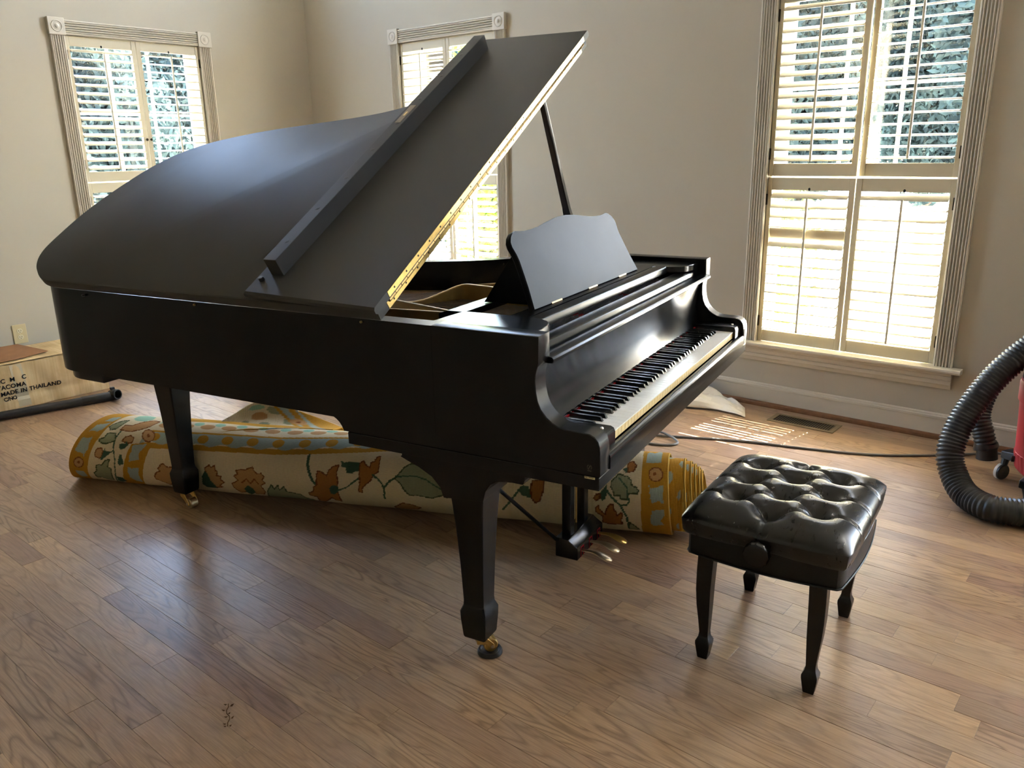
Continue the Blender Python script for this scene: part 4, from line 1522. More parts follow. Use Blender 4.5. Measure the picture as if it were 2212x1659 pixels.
# ================================================================== ROLLED RUG
RUG_A = np.array([-3.70, 1.32])
RUG_E = np.array([.9024, .431])
RUG_N = np.array([-.431, .9024])
RUG_R, RUG_OFF = .15, .044
RUG_MOTIFS = [
 ('b',0,[(125,31),(129,46),(137,59),(147,83),(155,96),(169,90),(199,97),(190,66),(190,43),(175,29),(168,11),(163,26)]),
 ('b',0,[(166,119),(186,147),(190,161),(212,163),(250,177),(241,155),(229,135),(211,124),(185,129)]),
 ('b',0,[(213,184),(234,215),(272,224),(267,203),(256,186),(234,184)]),
 ('b',0,[(94,-69),(140,-67),(134,-109),(99,-123),(88,-101)]),
 ('t',0,[(160,-17),(153,-30),(139,-41),(124,-46),(112,-44),(107,-34),(108,-22),(115,-9),(127,0),(140,5),(152,3),(160,-5)]),
 ('n',0,[(144,-17),(142,-21),(138,-24),(134,-25),(130,-25),(128,-22),(128,-18),(131,-15),(134,-12),(138,-11),(142,-11),(144,-14)]),
 ('g',2,[(327,134),(317,106),(313,69),(317,45),(322,10),(311,-42),(295,-80),(268,-137)]),
 ('l',0,[(234,90),(258,99),(267,120),(307,123),(317,90),(293,79),(266,72),(240,79)]),
 ('l',0,[(271,137),(257,153),(269,168),(297,190),(328,201),(315,169),(298,144)]),
 ('t',0,[(223,28),(234,49),(257,53),(264,38),(258,20),(245,8),(225,15)]),
 ('g',0,[(258,18),(264,33),(272,52),(278,39),(305,41),(316,55),(317,45),(288,25),(256,2),(249,-1),(250,9)]),
 ('t',0,[(350,90),(360,109),(386,116),(404,107),(402,86),(380,82)]),
 ('g',0,[(341,64),(344,77),(369,81),(374,94),(378,82),(388,80),(373,61),(351,52)]),
 ('g',0,[(334,-5),(341,16),(346,32),(360,33),(360,13),(363,-3),(358,-14),(337,-16)]),
 ('l',0,[(188,-73),(212,-56),(222,-26),(239,-20),(249,-24),(273,1),(295,6),(277,-30),(292,-38),(279,-74),(261,-122),(231,-122),(213,-101),(185,-106)]),
 ('g',0,[(299,-83),(325,-88),(330,-117),(290,-140),(280,-125)]),
 ('b',0,[(396,31),(406,51),(406,74),(427,80),(477,86),(467,71),(444,47),(444,19),(417,10),(391,5)]),
 ('b',0,[(379,-21),(395,-28),(434,-21),(418,-64),(411,-116),(383,-109),(367,-82),(371,-46)]),
 ('t',0,[(499,125),(501,111),(494,100),(480,95),(464,98),(450,107),(440,120),(437,135),(442,147),(454,152),(471,149),(488,139)]),
 ('n',0,[(477,123),(478,119),(476,116),(473,115),(468,116),(464,118),(462,122),(461,126),(463,129),(466,130),(470,129),(475,127)]),
 ('b',0,[(480,97),(511,104),(558,129),(568,103),(537,96)]),
 ('t',0,[(498,-59),(515,-37),(535,-29),(530,-16),(545,2),(560,8),(570,-1),(583,-6),(601,-4),(607,-14),(579,-92),(545,-120),(532,-104),(512,-88),(495,-78)]),
 ('p',0,[(336,215),(338,249),(358,284),(422,256),(432,220),(403,200),(366,198)]),
 ('t',0,[(321,140),(329,166),(364,166),(399,193),(443,213),(477,207),(451,167),(414,147),(376,135)]),
 ('t',0,[(755,3),(779,20),(786,9),(805,21),(803,0),(814,-6),(806,-26),(828,-27),(819,-44),(834,-56),(805,-79),(816,-89),(783,-95),(769,-59)]),
 ('g',0,[(736,-36),(754,-8),(767,-18),(769,-50),(779,-72),(786,-105),(733,-103),(722,-80)]),
 ('t',0,[(869,-61),(902,-40),(889,-18),(909,-9),(900,5),(926,14),(944,12),(955,19),(981,28),(987,12),(997,2),(1019,4),(1032,-8),(1018,-24),(1029,-39),(1003,-55),(1009,-96),(989,-129),(957,-133),(944,-108),(915,-114),(883,-126),(869,-87)]),
 ('g',0,[(916,-86),(942,-62),(957,-80),(956,-113),(919,-147),(911,-115)]),
 ('n',1,[(917,-51),(945,-28),(957,-51),(982,-24),(994,-47)]),
 ('l',0,[(1023,-87),(1057,-42),(1059,-71),(1086,-41),(1084,-71),(1113,-46),(1114,-77),(1141,-81),(1174,-87),(1185,-113),(1219,-133),(1159,-166),(1086,-166),(991,-166)]),
 ('g',6,[(1226,95),(1223,63),(1232,29),(1244,-3),(1259,-24)]),
 ('o',0,[(1262,-23),(1263,12),(1270,35),(1287,33),(1308,19),(1318,42),(1337,59),(1360,65),(1352,35),(1355,3),(1353,-18),(1348,-58),(1345,-118),(1321,-107),(1311,-89),(1258,-148),(1237,-140),(1246,-94),(1217,-87),(1216,-71),(1240,-58),(1246,-36)]),
 ('g',0,[(1354,-39),(1348,-51),(1338,-62),(1327,-67),(1317,-65),(1312,-56),(1313,-43),(1318,-31),(1327,-22),(1337,-18),(1347,-20),(1353,-28)]),
 ('g',3,[(1352,-43),(1389,-25),(1419,-1),(1451,24)]),
 ('g',0,[(1366,85),(1380,77),(1399,81),(1447,82),(1451,50),(1429,45),(1417,36),(1394,37),(1390,57),(1373,59)]),
 ('o',0,[(1447,79),(1462,89),(1470,78),(1491,65),(1491,83),(1506,90),(1514,109),(1527,114),(1527,79),(1527,53),(1506,37),(1499,18),(1476,-2),(1458,-20),(1455,-43),(1439,-40),(1451,8),(1448,38)]),
 ('g',4,[(1506,37),(1528,24),(1543,7),(1551,-15),(1545,-66)]),
 ('g',4,[(1552,-8),(1575,19),(1600,36)]),
 ('l',0,[(1597,30),(1617,57),(1633,79),(1661,96),(1705,88),(1750,71),(1792,40),(1805,32),(1787,16),(1807,0),(1806,-34),(1794,-21),(1769,-30),(1746,-40),(1713,-36),(1686,-32),(1654,-36),(1635,-13),(1618,16)]),
 ('g',2,[(1599,39),(1679,48),(1723,37),(1783,4)]),
 ('g',4,[(2025,-65),(2059,-16),(2089,24)]),
 ('g',0,[(2086,30),(2106,49),(2130,45),(2140,4),(2107,8)]),
 ('o',0,[(2140,68),(2183,75),(2183,32),(2172,-5),(2154,-16),(2140,4),(2136,40)]),
 ('t',0,[(1569,-126),(1615,-82),(1652,-87),(1686,-106),(1666,-127),(1571,-155)]),
 ('g',4,[(2416,58),(2438,31),(2469,5),(2494,-45),(2500,-118)]),
 ('l',0,[(2432,89),(2442,101),(2457,120),(2477,113),(2487,114),(2503,97),(2507,79),(2519,77),(2532,64),(2527,53),(2496,50),(2491,29),(2470,29),(2467,42),(2446,38),(2441,54),(2432,70)]),
 ('g',3,[(2469,5),(2490,7),(2500,21),(2492,52),(2491,69),(2458,105)]),
 ('o',0,[(2482,166),(2501,183),(2516,161),(2508,134),(2490,130)]),
 ('g',0,[(2469,140),(2483,152),(2487,132),(2480,123)]),
 ('o',0,[(2373,23),(2379,36),(2395,42),(2394,24),(2381,14)]),
 ('g',0,[(2395,46),(2416,77),(2420,50),(2413,22),(2401,16)]),
 ('o',0,[(2380,-13),(2390,-3),(2395,-22),(2416,-41),(2418,-19),(2431,6),(2443,5),(2446,-16),(2456,-25),(2458,-41),(2473,-23),(2477,-41),(2473,-57),(2474,-88),(2428,-93),(2403,-85),(2405,-51),(2382,-34)]),
 ('l',0,[(2502,-69),(2523,-92),(2538,-120),(2500,-122)]),
 ('b',0,[(2548,203),(2553,260),(2576,249),(2599,291),(2604,185),(2565,177),(2552,179)]),
 ('b',0,[(2567,86),(2574,74),(2594,80),(2618,92),(2616,56),(2624,22),(2605,33),(2581,22),(2573,49)]),
 ('b',0,[(2582,-5),(2625,2),(2625,-24),(2613,-47),(2628,-66),(2586,-76),(2576,-55)]),
 ('t',0,[(2613,132),(2611,118),(2602,107),(2590,103),(2578,105),(2568,114),(2563,127),(2565,142),(2573,154),(2586,159),(2598,156),(2608,146)]),
 ('n',0,[(2590,132),(2589,128),(2587,126),(2584,124),(2581,125),(2579,127),(2578,131),(2578,134),(2580,137),(2583,139),(2586,138),(2589,135)]),
]
CL = {'c': (222, 206, 172), 'y': (186, 138, 48), 'b': (158, 170, 160), 'g': (70, 96, 76), 'l': (148, 152, 122), 't': (190, 146, 98), 'o': (166, 112, 62), 'n': (136, 82, 46), 'p': (150, 188, 162)}
CLN = {k: np.array(lin(*v)) for k, v in CL.items()}
EDGE = {'t': np.array(lin(128, 78, 42)), 'o': np.array(lin(112, 66, 34)), 'l': np.array(lin(74, 84, 58)), 'b': None, 'g': None, 'n': None, 'p': None}


def in_poly(px_, py_, poly):
    ins = np.zeros(px_.shape, bool)
    n_ = len(poly)
    for i in range(n_):
        x0, y0 = poly[i]
        x1, y1 = poly[(i + 1) % n_]
        if y0 == y1:
            continue
        c = ((y0 > py_) != (y1 > py_)) & (px_ < (x1 - x0) * (py_ - y0) / (y1 - y0) + x0)
        ins ^= c
    return ins


def seg_dist(px_, py_, pts_, closed):
    d = np.full(px_.shape, 1e9)
    n_ = len(pts_)
    for i in range(n_ if closed else n_ - 1):
        x0, y0 = pts_[i]
        x1, y1 = pts_[(i + 1) % n_]
        L2 = (x1 - x0) ** 2 + (y1 - y0) ** 2 + 1e-9
        t_ = np.clip(((px_ - x0) * (x1 - x0) + (py_ - y0) * (y1 - y0)) / L2, 0, 1)
        d = np.minimum(d, np.hypot(px_ - x0 - t_ * (x1 - x0), py_ - y0 - t_ * (y1 - y0)))
    return d


def rug_colour(l, th):
    """l metres along the roll, th degrees round it (0 faces the room, 90 on top)"""
    col = np.tile(CLN['c'], l.shape + (1,))
    lp_ = l - .0011 * th
    tt = np.interp(l, [.4, .7, 1.07, 1.21, 1.44, 2.0, 2.5], [25.5, 29, 32.3, 37, 46.6, 78, 112])
    rel = th - tt
    K = lambda m_, c: col.__setitem__(m_, CLN[c] if isinstance(c, str) else c)
    up = (rel > 0) & (lp_ > .40)
    K(up & (rel < 9), 'y')
    blob = (((l - 1.02) % .115 - .055) / .026) ** 2 + ((rel - 19) / 7.5) ** 2 < 1
    wob = 2.5 * np.sin(l * 55)
    K(up & (rel >= 9 + wob) & (rel < 28), 'b')
    K(up & blob, 'y')
    K(up & (rel >= 28) & (rel < 31.5), 'y')
    K(up & (rel >= 58), 'y')
    fl_ = (((l - .97) % .10 - .05) / .034) ** 2 + ((rel - 44) / 6) ** 2 < 1
    K(up & fl_, 't')
    fl2 = (((l - .92) % .10 - .05) / .024) ** 2 + ((rel - 51) / 5) ** 2 < 1
    K(up & fl2, 'p')
    K(lp_ < .19, 'y')
    K((lp_ >= .19) & (lp_ < .367), 'c')
    K((lp_ >= .367) & (lp_ < .465) & (rel < 6), 'y')
    K((l > 2.543 - .0001 * th) & (rel < 140), 'y')
    lx, wy = l * 1000, np.radians(th) * 150
    for c, w_, poly in RUG_MOTIFS:
        xs = [q[0] for q in poly]
        ys = [q[1] for q in poly]
        pad = 12 + w_
        bb = (lx > min(xs) - pad) & (lx < max(xs) + pad) & (wy > min(ys) - pad) & (wy < max(ys) + pad)
        idx = np.nonzero(bb)
        if not len(idx[0]):
            continue
        ax_, ay_ = lx[idx], wy[idx]
        # stepped outline of a flat weave
        ax_ = np.round(ax_ / 4) * 4
        ay_ = np.round(ay_ / 3) * 3
        if w_:
            mk_ = seg_dist(ax_, ay_, poly, False) < max(w_, 3.0)
            ed = None
        else:
            mk_ = in_poly(ax_, ay_, poly)
            ed = (seg_dist(ax_, ay_, poly, True) < 2.6) if EDGE.get(c) is not None else None
        sub = col[idx]
        sub[mk_] = CLN[c]
        if ed is not None:
            sub[ed] = EDGE[c]
        col[idx] = sub
    return col


def rug_surface(l, th, r):
    bump_ = 1 + .012 * np.sin(l * 6.1 + .6) * np.cos(np.radians(th) * 2) + .008 * np.sin(l * 13 + np.radians(th) * 3)
    rr2 = r * bump_
    a = np.radians(th)
    n_ = RUG_OFF - rr2 * np.cos(a)
    z = RUG_R + rr2 * np.sin(a)
    return np.stack([RUG_A[0] + RUG_E[0] * l + RUG_N[0] * n_, RUG_A[1] + RUG_E[1] * l + RUG_N[1] * n_, np.maximum(z, .001)], -1)


def grid_obj(name, P, colr, luv, parent, closed_v=False, mat_=None, solid=0.0):
    nu, nv = P.shape[:2]
    vs_ = P.reshape(-1, 3)
    ii, jj = np.meshgrid(np.arange(nu - 1), np.arange(nv - 1), indexing='ij')
    q = (ii * nv + jj).reshape(-1)
    fs_ = np.stack([q, q + 1, q + nv + 1, q + nv], -1)
    me_ = bpy.data.meshes.new(name)
    me_.vertices.add(len(vs_))
    me_.vertices.foreach_set('co', vs_.astype(np.float32).reshape(-1))
    me_.loops.add(fs_.size)
    me_.loops.foreach_set('vertex_index', fs_.astype(np.int32).reshape(-1))
    me_.polygons.add(len(fs_))
    me_.polygons.foreach_set('loop_start', np.arange(0, fs_.size, 4, dtype=np.int32))
    me_.update(calc_edges=True)
    me_.validate()
    ca_ = me_.color_attributes.new('Col', 'FLOAT_COLOR', 'POINT')
    ca_.data.foreach_set('color', np.concatenate([colr.reshape(-1, 3), np.ones((len(vs_), 1))], 1).astype(np.float32).reshape(-1))
    va = me_.attributes.new('luv', 'FLOAT_VECTOR', 'POINT')
    va.data.foreach_set('vector', np.concatenate([luv.reshape(-1, 2), np.zeros((len(vs_), 1))], 1).astype(np.float32).reshape(-1))
    me_.materials.append(mat_ or M['rug'])
    o_ = link(name, me_, parent, smooth=True)
    if solid:
        sm = o_.modifiers.new('thickness', 'SOLIDIFY')
        sm.thickness = solid
        sm.offset = 0
    return o_


rug = empty('rolled_rug', (RUG_A[0] + RUG_E[0] * 1.3, RUG_A[1] + RUG_E[1] * 1.3, 0))
tag(rug, 'rolled cream floral rug with ochre border lying under the piano', 'rug')
bpy.context.view_layer.update()
inv = np.array([rug.location.x, rug.location.y, 0])


def layer(name, r, l0, l1, nl, nt, th0, th1, colour=None, skew=True):
    fl_ = np.linspace(0, 1, nl)[:, None]
    th = np.linspace(th0, th1, nt)[None, :] + fl_ * 0
    ls = (l0 + .0011 * th) if skew else (l0 + th * 0)
    le = l1 - .0143 * np.sin(np.radians(th))
    l = ls + (le - ls) * fl_
    P = rug_surface(l, th, r) - inv
    c = rug_colour(l, th) if colour is None else colour(l, th)
    return grid_obj(name, P, c, np.stack([l, np.radians(th) * r], -1), rug)


layer('outer_layer', .150, .092, 2.640, 1100, 300, -120, 150)
layer('outer_layer_back', .150, .092, 2.640, 200, 40, 150, 240)


def coil_colour(lend):
    def f(l, th):
        c = np.tile(CLN['y'], l.shape + (1,))
        m_ = (np.sin(th * .11 + lend * 9) * np.cos((l - lend) * 38) > .35) & (l < lend - .022)
        c[m_] = CLN['b']
        c[l > lend - .012] = np.array(lin(206, 172, 88))
        return c
    return f


for r, le in ((.141, 2.640), (.133, 2.700), (.126, 2.722), (.117, 2.738), (.108, 2.752), (.098, 2.762), (.086, 2.768)):
    layer('coil', r, 2.30, le, 90, 120, -180, 180, coil_colour(le), skew=False)
# rounded selvage at the telescoped end
for r, le in ((.1455, 2.640), (.1335, 2.700), (.1255, 2.722), (.1165, 2.738), (.1075, 2.752), (.097, 2.762)):
    th = np.linspace(-180, 180, 73)
    P = rug_surface(le - .0143 * np.sin(np.radians(th)), th, r) - inv
    rad = .0045 if r > .145 else .0032
    th_o = MB().tube([tuple(q) for q in P[:-1]], rad, 6, closed=True)
    o = th_o.obj('selvage', M['rug'], rug, smooth=True)
    me = o.data
    ca_ = me.color_attributes.new('Col', 'FLOAT_COLOR', 'POINT')
    ca_.data.foreach_set('color', list((*lin(200, 164, 84), 1.0)) * len(me.vertices))
    me.attributes.new('luv', 'FLOAT_VECTOR', 'POINT')
# left end: inner layers seen edge-on
for r, l0 in ((.142, .13), (.13, .16)):
    layer('coil', r, l0, .5, 30, 90, -180, 180, lambda l, th: np.tile(CLN['c'] * .8, l.shape + (1,)))
# raised fold of the loose corner
V0 = rug_surface(np.array(.66), np.array(42.), .150)
V1 = rug_surface(np.array(.965), np.array(80.), .150)
V2 = rug_surface(np.array(1.26), np.array(100.), .150)


def rp(l, n_, z):
    return np.array([RUG_A[0] + RUG_E[0] * l + RUG_N[0] * n_, RUG_A[1] + RUG_E[1] * l + RUG_N[1] * n_, z])


base_c = np.array(catmull([V0, rug_surface(np.array(.82), np.array(66.), .149), V1, rug_surface(np.array(1.10), np.array(92.), .149), V2], 14))
crest = np.array(catmull([V0, rp(.775, .105, .318), rp(.858, .16, .363), rp(.96, .175, .352), rp(1.10, .20, .302), rp(1.24, .19, .262)], 12))
tt = np.linspace(0, 1, 70)
bi = np.stack([np.interp(tt, np.linspace(0, 1, len(base_c)), base_c[:, k]) for k in range(3)], -1)
ci = np.stack([np.interp(tt, np.linspace(0, 1, len(crest)), crest[:, k]) for k in range(3)], -1)
ww = np.linspace(0, 1, 44)[None, :, None]
P = bi[:, None, :] * (1 - ww) + ci[:, None, :] * ww
bul = (np.sin(ww[..., 0] * PI) * np.sin(tt[:, None] * PI))
P[..., 2] -= .035 * bul
P[..., :2] += bul[..., None] * .03 * RUG_N
# falls away behind the crest
W2 = np.linspace(0, 1, 20)[None, 1:, None]
back = ci.copy()
back[:, :2] += RUG_N * .10
back[:, 2] = np.minimum(.20, ci[:, 2] * .7)
PB = ci[:, None, :] * (1 - W2) + back[:, None, :] * W2
P = np.concatenate([P, PB], 1)
T, S_ = np.meshgrid(tt, np.linspace(0, 1.4, P.shape[1]), indexing='ij')
c = np.tile(CLN['c'], T.shape + (1,))
c[(S_ < .22) & (T < .62)] = CLN['b']
c[(S_ < .12) & (T < .55)] = CLN['y']
c[((T - .28) / .07) ** 2 + ((S_ - .16) / .06) ** 2 < 1] = CLN['y']
for (t0, s0, a, b_, k) in ((.42, .62, .07, .12, 't'), (.55, .80, .06, .10, 'l'), (.40, .86, .07, .06, 'p'), (.47, .30, .05, .12, 'l'), (.66, .50, .05, .15, 'l'), (.30, .45, .04, .10, 'l')):
    c[((T - t0) / a) ** 2 + ((S_ - s0) / b_) ** 2 < 1] = CLN[k]
bd = T + S_ * .25
c[(bd > .78)] = CLN['y']
c[(bd > .82) & (bd < .96) & (np.sin(T * 50 + S_ * 9) > -.2)] = CLN['b']
c[((T - .72) / .06) ** 2 + ((S_ - .55) / .13) ** 2 < 1] = CLN['t']
c[((T - .72) / .018) ** 2 + ((S_ - .55) / .04) ** 2 < 1] = CLN['n']
grid_obj('raised_fold', P - inv, c, np.stack([T * .6, S_ * .25], -1), rug, solid=.006)

# ================================================================== BOX, TUBE, OUTLET (left wall)
BX0, BX1, BY0, BY1, BZ = -5.47, -5.052, 1.02, 2.092, .275
box = empty('cardboard_box', ((BX0 + BX1) / 2, (BY0 + BY1) / 2, 0))
tag(box, 'long worn cardboard box with black printed lettering against the left wall', 'box')
bl = box.location


def bb(x0, x1, y0, y1, z0, z1):
    return MB().box(x0 - bl.x, x1 - bl.x, y0 - bl.y, y1 - bl.y, z0, z1)


# front panel is a little buckled
g_ = np.linspace(0, 1, 60)
h_ = np.linspace(0, 1, 18)
mbp = MB()
vs, fs = [], []
for a in g_:
    for b_ in h_:
        y = BY0 + (BY1 - BY0) * a
        z = .002 + (BZ - .010) * b_
        dx = .006 * math.sin(a * 17) * math.sin(b_ * 3.1) + .004 * math.sin(a * 43 + b_ * 5) - .010 * math.exp(-((b_ - .28) / .06) ** 2) * (1 if a > .45 else .4)
        vs.append((BX1 + dx - .004 - bl.x, y - bl.y, z))
nb = len(h_)
for i in range(len(g_) - 1):
    for j in range(nb - 1):
        fs.append((i * nb + j, i * nb + j + 1, (i + 1) * nb + j + 1, (i + 1) * nb + j))
MB().add(vs, fs).obj('front_panel', M['card'], box, smooth=True)
bb(BX0, BX0 + .004, BY0, BY1, 0, BZ).obj('back_panel', M['card'], box)
bb(BX0, BX1 - .016, BY0, BY0 + .004, 0, BZ).obj('end_panel', M['card'], box)
bb(BX0, BX1 - .016, BY1 - .004, BY1, 0, BZ).obj('end_panel', M['card'], box)
bb(BX0, BX1 - .016, BY0, BY1, 0.0005, .004).obj('bottom_panel', M['card'], box)
bb(BX0, BX1 - .20, BY0, BY1, BZ - .012, BZ - .008).obj('inner_flap', M['card'], box)
# outer flaps: one cream, one turned-over brown, leaving a dark slit at the front
fl = MB()
fl.add([(BX1 - .012 - bl.x, BY0 - bl.y, BZ - .002), (BX1 - .006 - bl.x, BY1 - bl.y, BZ), (BX0 + .06 - bl.x, BY1 - bl.y, BZ + .010), (BX0 + .02 - bl.x, BY0 - bl.y, BZ + .008)], [(0, 1, 2, 3)])
o = fl.obj('top_flap', M['card'], box)
sm = o.modifiers.new('thickness', 'SOLIDIFY')
sm.thickness = .004
fl = MB()
fl.add([(BX1 - .030 - bl.x, BY0 + .05 - bl.y, BZ + .010), (BX1 - .040 - bl.x, 1.62 - bl.y, BZ + .010), (BX1 - .10 - bl.x, 1.81 - bl.y, BZ + .012), (BX0 + .08 - bl.x, 1.73 - bl.y, BZ + .034), (BX0 + .06 - bl.x, BY0 + .05 - bl.y, BZ + .030)], [(0, 1, 2, 3, 4)])
o = fl.obj('turned_flap', M['card_brown'], box)
o['label'] = 'brown inside face of a turned-back flap'
sm = o.modifiers.new('thickness', 'SOLIDIFY')
sm.thickness = .004
# tape down the front
tp = MB()
n_ = 14
vs = []
for k in range(n_):
    z = .012 + .25 * k / (n_ - 1)
    y = 1.545 + .012 * k / (n_ - 1) * 0
    for yy in (1.575 - .018 * z / .27, 1.640 - .018 * z / .27):
        a, b_ = (yy - BY0) / (BY1 - BY0), (z - .002) / (BZ - .010)
        dx = .006 * math.sin(a * 17) * math.sin(b_ * 3.1) + .004 * math.sin(a * 43 + b_ * 5) - .010 * math.exp(-((b_ - .28) / .06) ** 2) * (1 if a > .45 else .4)
        vs.append((BX1 + dx - .0025 - bl.x, yy - bl.y, z))
MB().add(vs, [(2 * k, 2 * k + 1, 2 * k + 3, 2 * k + 2) for k in range(n_ - 1)]).obj('tape_strip', M['tape'], box)


def lettering(txt, y_, z_, size, parent, spacing=1.0):
    cu = bpy.data.curves.new('lettering', 'FONT')
    cu.body = txt
    cu.size = size
    cu.extrude = .0006
    cu.space_character = spacing
    cu.offset = .0009
    tmp = bpy.data.objects.new('lettering', cu)
    COL.objects.link(tmp)
    dg = bpy.context.evaluated_depsgraph_get()
    me_ = bpy.data.meshes.new_from_object(tmp.evaluated_get(dg))
    bpy.data.objects.remove(tmp, do_unlink=True)
    me_.materials.clear()
    me_.materials.append(M['ink'])
    for v in me_.vertices:
        yy = y_ + v.co.x
        zz = z_ + v.co.y * 1.0
        a, b_ = (yy - BY0) / (BY1 - BY0), (zz - .002) / (BZ - .010)
        dx = .006 * math.sin(a * 17) * math.sin(b_ * 3.1) + .004 * math.sin(a * 43 + b_ * 5) - .010 * math.exp(-((b_ - .28) / .06) ** 2) * (1 if a > .45 else .4)
        v.co = (BX1 + dx - .0012 + v.co.z - bl.x, yy - bl.y, zz)
    return link('lettering', me_, parent)


lettering('C', 1.500, .168, .034, box)
lettering('M', 1.548, .170, .034, box)
lettering('C', 1.612, .172, .034, box)
lettering('TACOMA', 1.475, .132, .034, box, 1.08)
lettering('MADE IN THAILAND', 1.487, .095, .034, box, 1.06)
lettering('C/NO', 1.500, .062, .028, box, 1.0)

# vacuum extension tube on the floor
tube = empty('vacuum_tube', (-4.84, 1.70, 0))
tag(tube, 'black plastic vacuum extension tube lying on the floor before the cardboard box', 'tube')
tl = tube.location
A_, B_ = Vector((-4.965, 1.12, .026)), Vector((-4.790, 1.985, .026))
d_ = (B_ - A_).normalized()
MB().tube([A_ - tl, B_ - d_ * .16 - tl], .0245, 20).obj('tube_body', M['blackplastic'], tube, smooth='auto')
MB().tube([B_ - d_ * .165 - tl, B_ - d_ * .155 - tl, B_ - d_ * .05 - tl, B_ - tl], [.0262, .0275, .0275, .0262], 20).obj('coupling', M['blackplastic'], tube, smooth='auto')
e0 = B_ + d_ * .012
side_ = Vector((d_.y, -d_.x, 0))
axm = (side_ * .85 + d_ * .45 + Vector((0, 0, .12))).normalized()
mo = MB()
rr_ = []
u1 = axm.orthogonal().normalized()
u2 = axm.cross(u1)
for q_, r_ in ((-.030, .020), (-.022, .029), (.0, .0305), (.030, .0305), (.034, .029), (.034, .0235), (-.015, .0225), (-.020, .004)):
    rr_.append([e0 + Vector((0, 0, .0065)) + axm * q_ + (u1 * math.cos(2 * PI * j / 22) + u2 * math.sin(2 * PI * j / 22)) * r_ - tl for j in range(22)])
mo.rings(rr_).obj('swivel_mouth', M['blackplastic'], tube, smooth='auto')
MB().box(-.010, .010, -.012, .012, -.006, .010).obj('latch_tab', M['blackplastic'], tube, bevel=.003, loc=tuple(e0 - tl + Vector((-.01, .0, .040))))

# wall outlet
ot = empty('wall_outlet', (XL, 1.806, .338), PI / 2)
tag(ot, 'almond coloured duplex outlet plate on the left wall above the box', 'outlet')
MB().box(-.040, .040, -.006, 0, -.060, .060).obj('cover_plate', M['outlet'], ot, bevel=.004)
for dz in (-.0195, .0195):
    f_ = MB()
    k = 26
    ring = lambda y, s_: [(.0165 * s_ * math.cos(2 * PI * j / k), y, dz + max(-.0135, min(.0135, .0165 * math.sin(2 * PI * j / k))) * s_) for j in range(k)]
    f_.rings([ring(-.005, 1), ring(-.0082, 1), ring(-.0086, .94)])
    fo = f_.obj('socket', M['outlet_face'], ot)
    for sx, hh in ((-.0062, .0042), (.0062, .0036)):
        MB().box(sx - .0011, sx + .0011, -.0090, -.0080, dz + .0018 - hh, dz + .0018 + hh).obj('slot', M['slot'], fo)
    MB().lathe([(.0022, 0), (.0022, .0008)], 10, fn=lambda x, y, z: (x, -.0090 + z, dz - .0080 + y)).obj('slot', M['slot'], fo)
MB().lathe([(.0032, 0), (.0030, .0012), (.001, .0014)], 12, fn=lambda x, y, z: (x, -.0060 - z, y)).obj('plate_screw', M['outlet_face'], ot)

# ================================================================== FLOOR REGISTER
rg = empty('floor_register', (-1.393, 4.006, 0))
tag(rg, 'brown metal floor register with slats below the tall window', 'floor register')
fm = MB()
w_, d_ = .172, .072
fm.box(-w_, -w_ + .024, -d_, d_, 0, .0045)
fm.box(w_ - .024, w_, -d_, d_, 0, .0045)
fm.box(-w_ + .024, w_ - .024, -d_, -d_ + .024, 0, .0045)
fm.box(-w_ + .024, w_ - .024, d_ - .024, d_, 0, .0045)
fm.obj('register_frame', M['register'], rg, bevel=.0015)
MB().box(-w_ + .024, w_ - .024, -d_ + .024, d_ - .024, .0002, .0010).obj('register_well', M['louver_dark'], rg)
sl = MB().add([(-.0010, -d_ + .024, .0012), (.0010, -d_ + .024, .0012), (.0040, -d_ + .024, .0042), (.0020, -d_ + .024, .0042),
               (-.0010, d_ - .024, .0012), (.0010, d_ - .024, .0012), (.0040, d_ - .024, .0042), (.0020, d_ - .024, .0042)],
              [(0, 1, 2, 3), (7, 6, 5, 4), (0, 4, 5, 1), (1, 5, 6, 2), (2, 6, 7, 3), (3, 7, 4, 0)])
sl_me = sl.mesh('slat', M['register'])
for i in range(24):
    so = link('slat', sl_me, rg, loc=(-w_ + .034 + i * (2 * w_ - .064) / 23, 0, 0))

# ================================================================== SHOP VACUUM
vac = empty('shop_vacuum', (-.226, 3.70, 0))
tag(vac, 'red shop vacuum with black hose on casters at the right edge', 'vacuum cleaner')
bd = MB()
k = 48
rr_ = []
for z, r_ in ((.100, .150), (.105, .170), (.120, .182), (.185, .192), (.186, .190), (.33, .197), (.40, .202), (.402, .208), (.47, .210), (.482, .206), (.486, .19), (.486, .02)):
    rr_.append([((r_ + (.0025 * math.cos(a_ * 48) if .11 < z < .186 else 0)) * math.cos(a_), (r_ + (.0025 * math.cos(a_ * 48) if .11 < z < .186 else 0)) * math.sin(a_), z) for a_ in [2 * PI * j / 144 for j in range(144)]])
bd.rings(rr_).obj('drum', M['redplastic'], vac, smooth='auto')
MB().lathe([(.195, .486), (.205, .492), (.200, .53), (.16, .60), (.10, .635), (.01, .64)], 40).obj('motor_head', M['blackplastic'], vac, smooth=True)
